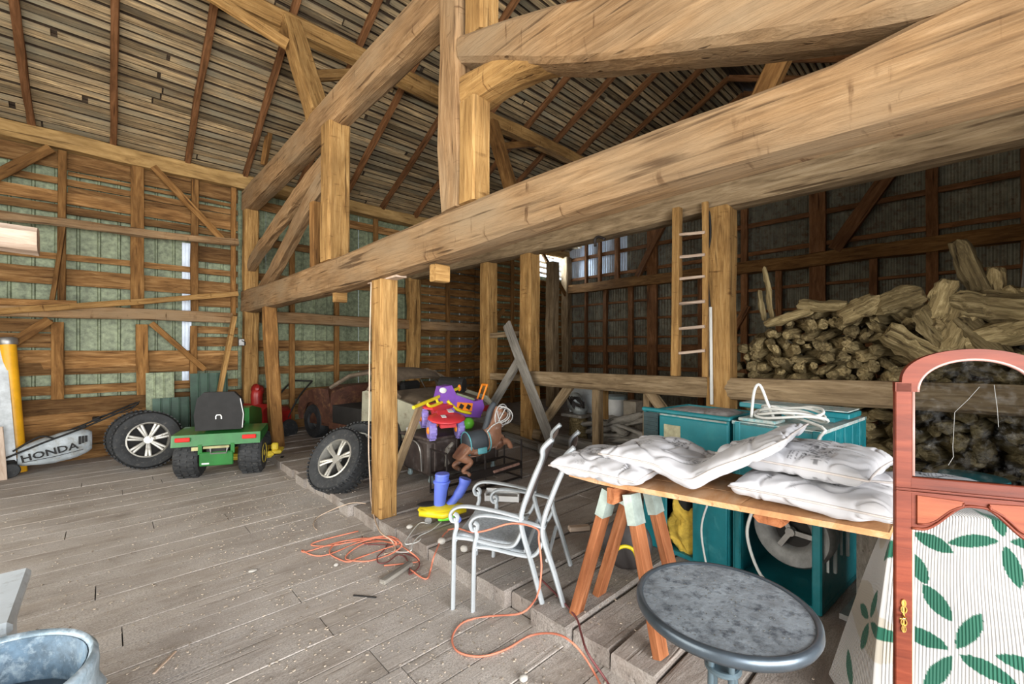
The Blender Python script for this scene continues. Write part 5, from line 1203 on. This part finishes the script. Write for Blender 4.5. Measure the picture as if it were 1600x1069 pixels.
def qcol(i, co):
    s, t = uvs[i]; x, y = s, t*.86
    for (cx, cy, a, L, w_) in LV:
        dx, dy = x-cx, y-cy; lx = dx*math.cos(a)+dy*math.sin(a); ly = -dx*math.sin(a)+dy*math.cos(a)
        if abs(lx) < L and abs(ly) < w_*(1-(lx/L)**2)**.8: return (.016, .10, .062)
    g = .45+.05*nz(x*4, y*4, 3); st = nz(x*2.2, y*3, 9); c_ = (g, g*.985, g*.95)
    if st > .25: c_ = (g*.88, g*.80, g*.66)
    return c_
setcol(me, qcol); ul = me.uv_layers.new(name='UVMap')
for l in me.loops: ul.data[l.index].uv = uvs[l.vertex_index]
me.materials.append(M_QUILT); qo = bpy.data.objects.new('quilt', me); link(qo, None, None)
qo.modifiers.new('t', 'SOLIDIFY').thickness = .008
tag(qo, 'white ribbed quilt with green leaf pattern draped behind the red-brown door', 'quilt')
bxm = Matrix((dd, -nn_, V((0, 0, 1)))).transposed().to_4x4(); bxm.translation = base+V((0, 0, .1))
tag(MB().box((.30, .28, .38), (.58, .44, .76), b=.02).build('wooden_box', M_GREYW, None, bxm), 'box hidden under the leaf patterned quilt', 'box')
# teal drum seen through the door glass
MB().lathe([(.001, 0), (.15, 0), (.16, .03), (.16, .70), (.15, .73), (.001, .745)], 32, TR(P(1520, 740, D=2.62)*1+V((0, 0, 0)))).build('x2', M_TEAL, None).name = 'teal_drum'
td = bpy.data.objects['teal_drum']; pz = P(1520, 745, D=2.62); td.matrix_basis = Matrix.Translation((0, 0, .1-pz.z)) ; tag(td, 'round teal drum, its lid seen through the door glass', 'drum')

# ================================================================ RED-BROWN ARCHED DOOR (clock case door)
d0 = P(1399, 600, D=1.5); d0.z = .1
DM = Matrix((dd, -nn_, V((0, 0, 1)))).transposed().to_4x4(); DM.translation = d0   # local x along the face, y away from camera
dr = thing('cabinet_door', 'tall red-brown arched wooden cabinet door with glass and brass latch', 'door', DM)
DW = .42; TH = .022
def XZ(poly, y0, th): return MB().prism(poly, th, Matrix(((1, 0, 0, 0), (0, 0, 1, y0), (0, 1, 0, 0), (0, 0, 0, 1))))
def strip(outer, inner):      # quad strip prism between two equal-length polylines
    mb = MB(); n = len(outer)
    for y in (0, TH):
        for p in outer: mb.v.append((p[0], y, p[1]))
        for p in inner: mb.v.append((p[0], y, p[1]))
    for i in range(n-1):
        mb.f.append([i, i+1, n+i+1, n+i]); mb.f.append([2*n+i, 3*n+i, 3*n+i+1, 2*n+i+1])
        mb.f.append([i, 2*n+i, 2*n+i+1, i+1]); mb.f.append([n+i, n+i+1, 3*n+i+1, 3*n+i])
    mb.f.append([0, n, 3*n, 2*n]); mb.f.append([n-1, 3*n-1, 4*n-1, 2*n-1]); return mb
MB().box((.0235, TH/2, .702), (.047, TH, 1.404), b=.003).build('stile', M_CHERRY, dr, local=L0)
MB().box((DW-.0235, TH/2, .702), (.047, TH, 1.404), b=.003).build('stile', M_CHERRY, dr, local=L0)
cz = 1.372; NA = 28
outer = [(0, 1.404), (.018, 1.404)]+[(DW/2-.192*math.cos(PI*k/NA), 1.404+.115*math.sin(PI*k/NA)**.85) for k in range(NA+1)]+[(DW-.018, 1.404), (DW, 1.404)]
inner = [(0, 1.372), (.062, 1.372)]+[(DW/2-.148*math.cos(PI*k/NA), cz+.113*math.sin(PI*k/NA)**.9) for k in range(NA+1)]+[(DW-.062, 1.372), (DW, 1.372)]
strip(outer, inner).build('arched_top', M_CHERRY, dr, local=L0)
M_MOULD = paint('pale_inner_moulding', (.36, .20, .17), .35, 0, .1)
mb = MB(); mb.tube([(x, .004, z) for x, z in inner[1:-1]], .0055, 6); mb.tube([(.050, .004, 1.372), (.050, .004, 1.085)], .005, 6); mb.tube([(DW-.050, .004, 1.372), (DW-.050, .004, 1.085)], .005, 6)
mb.build('moulding', M_MOULD, dr, local=L0, smooth=True)
MB().box((DW/2, TH/2, 1.055), (DW-.08, TH, .05), b=.003).build('cross_rail', M_CHERRY, dr, local=L0)
for z in (1.030, 1.040): MB().box((DW/2, -.003, z), (DW, .01, .004)).build('rail_moulding', M_CHERRY, dr, local=L0)
NB = 24
top_ = [(.045+(DW-.09)*k/NB, 1.032) for k in range(NB+1)]
def scal(t): # scalloped lower edge
    q = max(0, min(1, (.85-abs(t*2-1))/.75)); return .905+.095*q*q*(3-2*q)
bot = [(.045+(DW-.09)*k/NB, scal(k/NB)) for k in range(NB+1)]
strip(top_, bot).build('scalloped_rail', M_CHERRY, dr, local=L0)
M_CH2 = wood('cherry_panel', (.17, .038, .016), (.24, .06, .024), (.30, .085, .035), g=12, rnd=.05, rough=.5, bump=.05, crack=.1)
for sgn in (0, 1):
    def mx(x): return x if not sgn else DW-x
    pl = [(mx(x), z) for x, z in ((.058, 1.020), (.178, 1.014), (.176, 1.002), (.160, .994), (.142, .982), (.125, .964), (.108, .945), (.090, .933), (.075, .928), (.058, .927))]
    XZ(pl if not sgn else pl[::-1], -.006, .008).build('raised_panel', M_CH2, dr, local=L0)
    MB().tube([(x, -.004, z-.004) for x, z in pl[1:]], .004, 6).build('panel_bead', M_CHERRY, dr, local=L0, smooth=True)
MB().tube([(x, .0, z) for x, z in bot], .005, 6).build('scallop_bead', M_CHERRY, dr, local=L0, smooth=True)
MB().box((.050, .006, .45), (.006, .008, .9)).build('pale_bead', paint('pale_bead', (.62, .42, .27), .5), dr, local=L0)
MB().box((DW/2, TH/2, .03), (DW-.08, TH, .06), b=.003).build('bottom_rail', M_CHERRY, dr, local=L0)
M_BRASS = paint('brass', (.72, .50, .16), .25, 1.0, .1)
mb = MB(); zc = .60
for k in range(-2, 3):
    if k: mb.tube([(.022+.008*math.cos(a)*(1 if abs(k) == 1 else .7), -.003, zc+k*.022+.012*math.sin(a)) for a in [2*PI*j/12 for j in range(12)]], .0022, 5, closed=True)
mb.box((.022, -.002, zc), (.006, .004, .11), b=.001); la = mb.build('latch_plate', M_BRASS, dr, local=L0, smooth='auto')
MB().tube([(.022, -.004, zc), (.022, -.018, zc), (.012, -.020, zc-.002), (.004, -.019, zc-.004)], .0035, 6).build('latch_knob', M_BRASS, la, M=wm(dr), smooth=True)
# glass, slightly dusty
mg, nt, bs = newmat('dusty_glass'); bs.inputs['Base Color'].default_value = (.62, .60, .55, 1); bs.inputs['Roughness'].default_value = .25
tp = nt.nodes.new('ShaderNodeBsdfTransparent'); tp.inputs[0].default_value = (.72, .74, .76, 1); mx_ = nt.nodes.new('ShaderNodeMixShader'); mp, _ = coords(nt, (1, 1, 1), False)
n_ = tex(nt, mp, 30, 8, .75); r_ = ramp(nt, [(.50, (.0, .0, .0)), (.68, (.02, .02, .02)), (.80, (.25, .25, .25))]); nt.links.new(n_.outputs['Fac'], r_.inputs[0]); nt.links.new(r_.outputs[0], mx_.inputs[0])
nt.links.new(tp.outputs[0], mx_.inputs[1]); nt.links.new(bs.outputs[0], mx_.inputs[2]); nt.links.new(mx_.outputs[0], nt.nodes['Material Output'].inputs[0])
gp = [(.045, 1.075), (DW-.045, 1.075), (DW-.045, 1.374)]+[(x, z) for x, z in inner[2:-2]][::-1]+[(.045, 1.374)]
XZ(gp, .010, .003).build('glass_pane', mg, dr, local=L0)
mb = MB()
def gl(px, py): 
    t = ((P(px, py, D=1).xy.dot(V((nn_.x, nn_.y)))))
    dirv = P(px, py, D=1)-V((0, 0, EYE)); k = (d0.xy.dot(nn_.xy))/dirv.xy.dot(nn_.xy); q = dirv*k+V((0, 0, EYE)); return ((q-V((d0.x, d0.y, 0))).dot(dd), .0085, q.z-.1)
mb.tube([gl(1533, 605), gl(1515, 625), gl(1494, 645), gl(1491, 700), gl(1492, 715), gl(1484, 728)], .0008, 5); mb.tube([gl(1556, 602), gl(1561, 640), gl(1563, 668)], .0008, 5)
mb.build('scratch_streaks', paint('grey_streak', (.2, .2, .19), .8), dr, local=L0)
# ================================================================ LEFT FOREGROUND: white chest and bin
M_CHEST = paint('white_blue_enamel', (.60, .67, .72), .45, 0, .08, 5, dirt=(.42, .46, .48), dirt_amt=.12)
ch = thing('white_chest', 'white chest with overhanging lid at the lower left edge', 'chest', (-.6, 2.7, 0))
MB().box((-.60, 2.70, .28), (.62, .50, .56), b=.01).build('body', M_CHEST, ch); MB().box((-.59, 2.70, .59), (.68, .57, .05), b=.015).build('lid', M_CHEST, ch)
M_BIN = paint('crumpled_blue_grey_metal', (.30, .40, .47), .4, .35, .3, 5, .3, dirt=(.52, .60, .66), dirt_amt=.4)
M_BININ = paint('bin_inside', (.12, .19, .26), .5, .2, .5, 12, dirt=(.35, .44, .50), dirt_amt=.3)
bn = thing('rubbish_bin', 'dented blue-grey metal bin at the bottom left corner', 'bin', (-.277, 1.84, 0))
prof = [(.20, 0), (.215, .10), (.225, .2), (.235, .3), (.245, .40), (.25, .50), (.262, .56), (.25, .60), (.258, .66), (.262, .70), (.250, .715), (.240, .70), (.236, .62)]
mb = MB(); n = 60
for (r, z) in prof:
    for k in range(n):
        a = 2*PI*k/n; f = 1+(.14*nz(math.cos(a)*2.2, math.sin(a)*2.2, z*4)+.10*abs(nz(math.cos(a+z*3)*3, math.sin(a+z*3)*3, z*7)))*min(1, max(0, (.70-z)*6))
        mb.v.append((-.277+r*f*math.cos(a), 1.84+r*f*math.sin(a), z))
for i in range(len(prof)-1):
    for k in range(n):
        k2 = (k+1) % n; mb.f.append([i*n+k, i*n+k2, (i+1)*n+k2, (i+1)*n+k])
mb.f.append(list(range(n))[::-1]); mb.build('shell', M_BIN, bn, smooth=True)
MB().lathe([(.001, .02), (.20, .02), (.232, .55), (.238, .70), (.236, .70), (.228, .55), (.195, .015), (.001, .015)], 40, I(-.277, 1.84, 0)).build('liner', M_BININ, bn, smooth=True)
MB().lathe([(.001, 0), (.225, 0), (.225, .01), (.001, .01)], 30, I(-.277, 1.84, .56)).build('dark_water', paint('dark_water', (.03, .045, .06), .08, 0, .2), bn)

# ================================================================ CORDS
M_ORANGE = paint('orange_cord', (.62, .20, .12), .55, 0, .15, 10); M_MAROON = paint('maroon_cord', (.15, .04, .04), .6, 0, .2); M_TANC = paint('tan_cord', (.50, .38, .28), .6)
def gp_(px, py, lift=.008):
    p = P(px, py, Z=lift)
    if p.x > edge_x(p.y)-.01: p = P(px, py, Z=.115+lift)
    return p
def cord(name, pxs, r, mt, label, n=5, lift=.008):
    tag(MB().tube(sm([gp_(a[0], a[1], lift+(a[2] if len(a) > 2 else 0)) for a in pxs], n), r, 6).build(name, mt, None, smooth=True), label, 'cord')
loop = [(560, 760+70), (500, 845), (487, 852), (515, 853), (560, 845), (600, 838), (620, 850), (590, 845), (540, 845), (480, 862), (473, 860), (490, 868), (515, 866), (560, 848), (605, 838), (625, 848), (600, 858), (560, 872), (545, 878), (530, 874), (515, 864), (525, 850),
        (560, 842), (610, 842), (628, 852), (610, 866), (580, 876), (560, 877), (540, 873), (550, 860), (575, 848), (615, 848), (640, 862), (655, 876), (640, 880), (600, 884)]
cord('extension_cord', loop, .0055, M_ORANGE, 'tangled orange extension cord looped on the floor left of the step')
cord('extension_cord', [(606, 850), (600, 860), (590, 870), (592, 880), (606, 878), (620, 868), (632, 870), (640, 885), (640, 898), (655, 885), (650, 872), (625, 862), (610, 852), (570, 850), (566, 838)], .0045, M_MAROON, 'dark maroon cord tangled through the orange one on the floor')
cord('extension_cord', [(641, 890), (665, 905), (673, 890), (678, 870), (692, 838), (700, 830)], .006, M_ORANGE, 'orange cord running from the tangle up to the patio chairs')
mb = MB(); mb.tube(sm([P(700, 828, D=2.95), P(716, 826, D=2.85), P(738, 832, D=2.70), P(760, 829, D=2.62), P(800, 818, D=2.6), P(838, 826, D=2.5), P(842, 845, D=2.45), P(846, 885, D=2.4), P(843, 920, D=2.38)], 5)+sm([gp_(838, 935), gp_(815, 958), gp_(765, 963), gp_(725, 972), gp_(707, 995), gp_(715, 1018), gp_(750, 1026), gp_(790, 1015), gp_(830, 993), gp_(870, 991), gp_(900, 1010), gp_(925, 1045), gp_(945, 1085)], 5), .0055, 6)
tag(mb.build('extension_cord', M_ORANGE, None, smooth=True), 'orange cord hanging from the chair arm and looping on the floor in front', 'cord')
cord('extension_cord', [(845, 905), (875, 935), (900, 965), (908, 990), (918, 1020), (945, 1060), (960, 1085)], .006, M_MAROON, 'dark cord running from chair feet along the raised planks to bottom edge')
cord('extension_cord', [(668, 818), (655, 818), (640, 836), (633, 850), (650, 848), (658, 842)], .004, M_CABLE, 'thin white cord in a loop below the yellow toy base')
cord('extension_cord', [(690, 815), (675, 828), (655, 838), (645, 850), (640, 862), (612, 862)], .004, M_CABLE, 'long thin white cord from the toy base down the step')
mb = MB(); mb.tube(sm([P(580, 441, X=1.765)]+[P(x, y, X=1.757) for x, y in ((578, 520), (577, 620), (576, 700), (578, 745))]+[gp_(581, 790, .02), gp_(592, 828), gp_(612, 845), gp_(617, 860), gp_(600, 866)], 5), .006, 6)
tag(mb.build('tan_cord', M_TANC, None, smooth=True), 'tan cord running down the golden post into the tangle', 'cord')
cord('tan_cord', [(572, 787), (545, 787), (500, 806), (490, 820), (495, 828)], .004, M_TANC, 'thin tan cord on the floor left of the golden post foot')
# wire and conduit on the ladder post
pp = 4.99
mb = MB(); mb.tube(sm([P(x, y, X=pp) for x, y in ((1102, 329), (1108, 333), (1110, 370), (1105, 400), (1106, 440), (1109, 482))], 5), .012, 6); tag(mb.build('black_wire', M_BLK, None, smooth=True), 'black wire coming down the broad golden post', 'wire')
MB().tube([P(1110, 480, X=pp), P(1112, 632, X=pp)], .018, 8).build('conduit_pipe', M_CABLE, None, smooth='auto'); tag(bpy.data.objects['conduit_pipe'], 'pale conduit pipe on the broad golden post below the wire', 'pipe')
mb = MB(); mb.tube(sm([P(x, y, X=4.985) for x, y in ((930, 385), (930, 374), (936, 370), (945, 374))], 4), .02, 6); tag(mb.build('iron_hook', M_IRON, None, smooth=True), 'small black iron hook under the second beam', 'hook')
# outlet box on wall post
ob = thing('outlet_box', 'small grey outlet box on the wall post behind the green mower', 'box', P(377, 535, Y=8.66))
MB().box((0, 0, 0), (.09, .05, .12), b=.008).build('cover', M_STEEL, ob, local=L0)
MB().tube([(0, -.03, .03), (.05, -.05, .0), (.05, -.03, -.05)], .008, 5).build('short_wire', M_DARK, ob, local=L0)

# ================================================================ THINGS UNDER THE RAIL AND SMALL DEBRIS
st = thing('wood_stump', 'rough stump block with a board on top, left of the small log heap', 'stump', P(903, 690, X=5.6))
s0 = P(903, 700, X=5.6); s0.z = .1
MB().tube([s0, s0+V((0, 0, .2)), s0+V((0, 0, .42))], [.17, .14, .15], 14).build('trunk', M_LOG, st, smooth='auto'); MB().box(s0+V((0, 0, .445)), (.36, .42, .045), b=.006).build('top_board', M_GREYW, st)
mo = thing('old_motor', 'dusty grey rounded motor with hoses standing on the stump board', 'motor', s0+V((0, 0, .47)))
M_DUSTM = paint('dusty_metal', (.34, .37, .37), .5, .4, .35, 9, .3)
mb = MB(); mb.ball(s0+V((0, .06, .65)), (.13, .14, .16), 16, 10); mb.tube([s0+V((0, -.02, .49)), s0+V((0, -.05, .60))], .13, 14); mb.build('housing', M_DUSTM, mo, smooth=True)
mb = MB(); [mb.tube(sm([s0+V((-.08, -.05-.04*k, .50+.03*k)), s0+V((-.14, .0, .62+.02*k)), s0+V((-.1, .12-.07*k, .74)), s0+V((-.05, -.16, .66-.03*k))], 5), .016, 6) for k in range(4)]; mb.build('hoses', M_IRON, mo, smooth=True)
mb = MB(); mb.v = [tuple(P(x, y, X=5.85)) for x, y in ((885, 608), (925, 603), (928, 638), (920, 712), (900, 712))]; mb.v += [(a+.01, b, c) for a, b, c in mb.v[:5]]; mb.f = [[0, 1, 2, 3, 4], [9, 8, 7, 6, 5]]+[[i, (i+1) % 5, 5+(i+1) % 5, 5+i] for i in range(5)]
tag(mb.build('plastic_sheet', M_CHEST), 'crumpled pale sheet hanging behind the old motor', 'sheet')
bu = thing('white_bucket', 'white bucket with blue-grey lid behind the small log heap', 'bucket', (6.1, P(963, 640, X=6.1).y, .1)); q = wm(bu).translation
MB().lathe([(.001, 0), (.13, 0), (.16, .86-.36), (.001, .5)], 24, I(q.x, q.y, .3)).build('pail', M_WHT, bu, smooth='auto'); MB().lathe([(.001, 0), (.17, 0), (.17, .05), (.15, .065), (.001, .065)], 24, I(q.x, q.y, .80)).build('lid', M_BLUEG, bu, smooth='auto')
MB().lathe([(.001, 0), (.14, 0), (.14, .2), (.001, .2)], 18, I(q.x, q.y, .1)).build('stand', M_GREYW, bu, smooth='auto')
tag(MB().box((6.0, P(990, 640, X=6.0).y, .45), (.25, .22, .72), b=.01).build('cardboard_box', paint('dusty_cardboard', (.33, .29, .23), .9), None), 'dusty narrow carton beside the white bucket', 'box')
def small(name, px, py, size, mt, label, cat, rz=0, shape='box', group=None):
    p = gp_(px, py, 0)
    if shape == 'box': o = MB().box((0, 0, size[2]/2), size, b=min(size)*.2).build(name, mt, None, TR(p, rz))
    else:
        mb = MB(); mb.ball((0, 0, size[2]*.45), (size[0]/2, size[1]/2, size[2]/2), 10, 7); mb.v = [(x*(1+.2*nz(x*60, y*60, px)), y*(1+.2*nz(y*60, z*60, px)), z) for x, y, z in mb.v]; o = mb.build(name, mt, None, TR(p, rz), smooth=True)
    tag(o, label, cat, group)
M_STONE = paint('pale_stone', (.46, .44, .40), .9, 0, .2, 12)
small('wood_offcut', 620, 898, (.30, .055, .03), M_GREYW, 'pale wood offcut lying on the floor below the orange tangle', 'wood block', .35)
small('wood_offcut', 905, 829, (.18, .06, .04), M_PALE, 'pale wood block on raised planks left of the sawhorse', 'wood block', -.6)
small('wood_offcut', 1000, 690, (.2, .1, .04), M_GREYW, 'grey offcut near the small log heap', 'wood block', .4)
small('stone', 525, 885, (.035, .03, .025), M_STONE, 'small white stone left of the wood offcut', 'stone', 0, 'b'); small('stone', 640, 826, (.06, .05, .035), M_STONE, 'pale stone on the raised planks by the white cord', 'stone', 0, 'b')
small('stone', 818, 1064, (.045, .04, .03), M_STONE, 'round stone at bottom edge beside the cord', 'stone', 0, 'b'); small('stone', 395, 893, (.06, .045, .015), M_STONE, 'flat pale stone on the open floor', 'stone', 0, 'b')
small('stone', 690, 850, (.07, .06, .05), M_STONE, 'pinkish stone beneath the front of the chairs', 'stone', 0, 'b'); small('stone', 725, 862, (.06, .06, .05), M_STONE, 'grey stone beneath the chair seats', 'stone', 0, 'b')
small('wood_stick', 258, 1036, (.16, .012, .008), M_PALE, 'thin pale stick on the floor in the lower left', 'stick', .9); small('wood_stick', 570, 933, (.16, .01, .008), M_DARK, 'thin dark twig on the floor below the offcut', 'stick', -.9)
small('stone', 75, 1008, (.03, .03, .025), M_DARK, 'small dark clod beside the metal bin', 'stone', 0, 'b')
# round disc and yellow hose behind the sawhorse
dv = P(980, 850, D=3.0); tag(MB().lathe([(.001, -.01), (.15, -.01), (.17, .0), (.15, .01), (.001, .01)], 32, face((dv.x, dv.y, .27), (-.75, -.6, .25))).build('metal_disc', M_IRON, None, smooth='auto'), 'dark metal disc standing behind the sawhorse legs', 'disc')
hp = [P(975, 855, D=2.85), P(960, 870, D=2.85), P(945, 885, D=2.85)]
tag(MB().tube(sm([gp_(1000, 900), P(990, 860, D=2.86), P(965, 858, D=2.85), gp_(945, 900)], 6), .012, 8).build('yellow_hose', M_TYEL, None, smooth=True), 'yellow hose loop behind the sawhorse legs', 'hose')
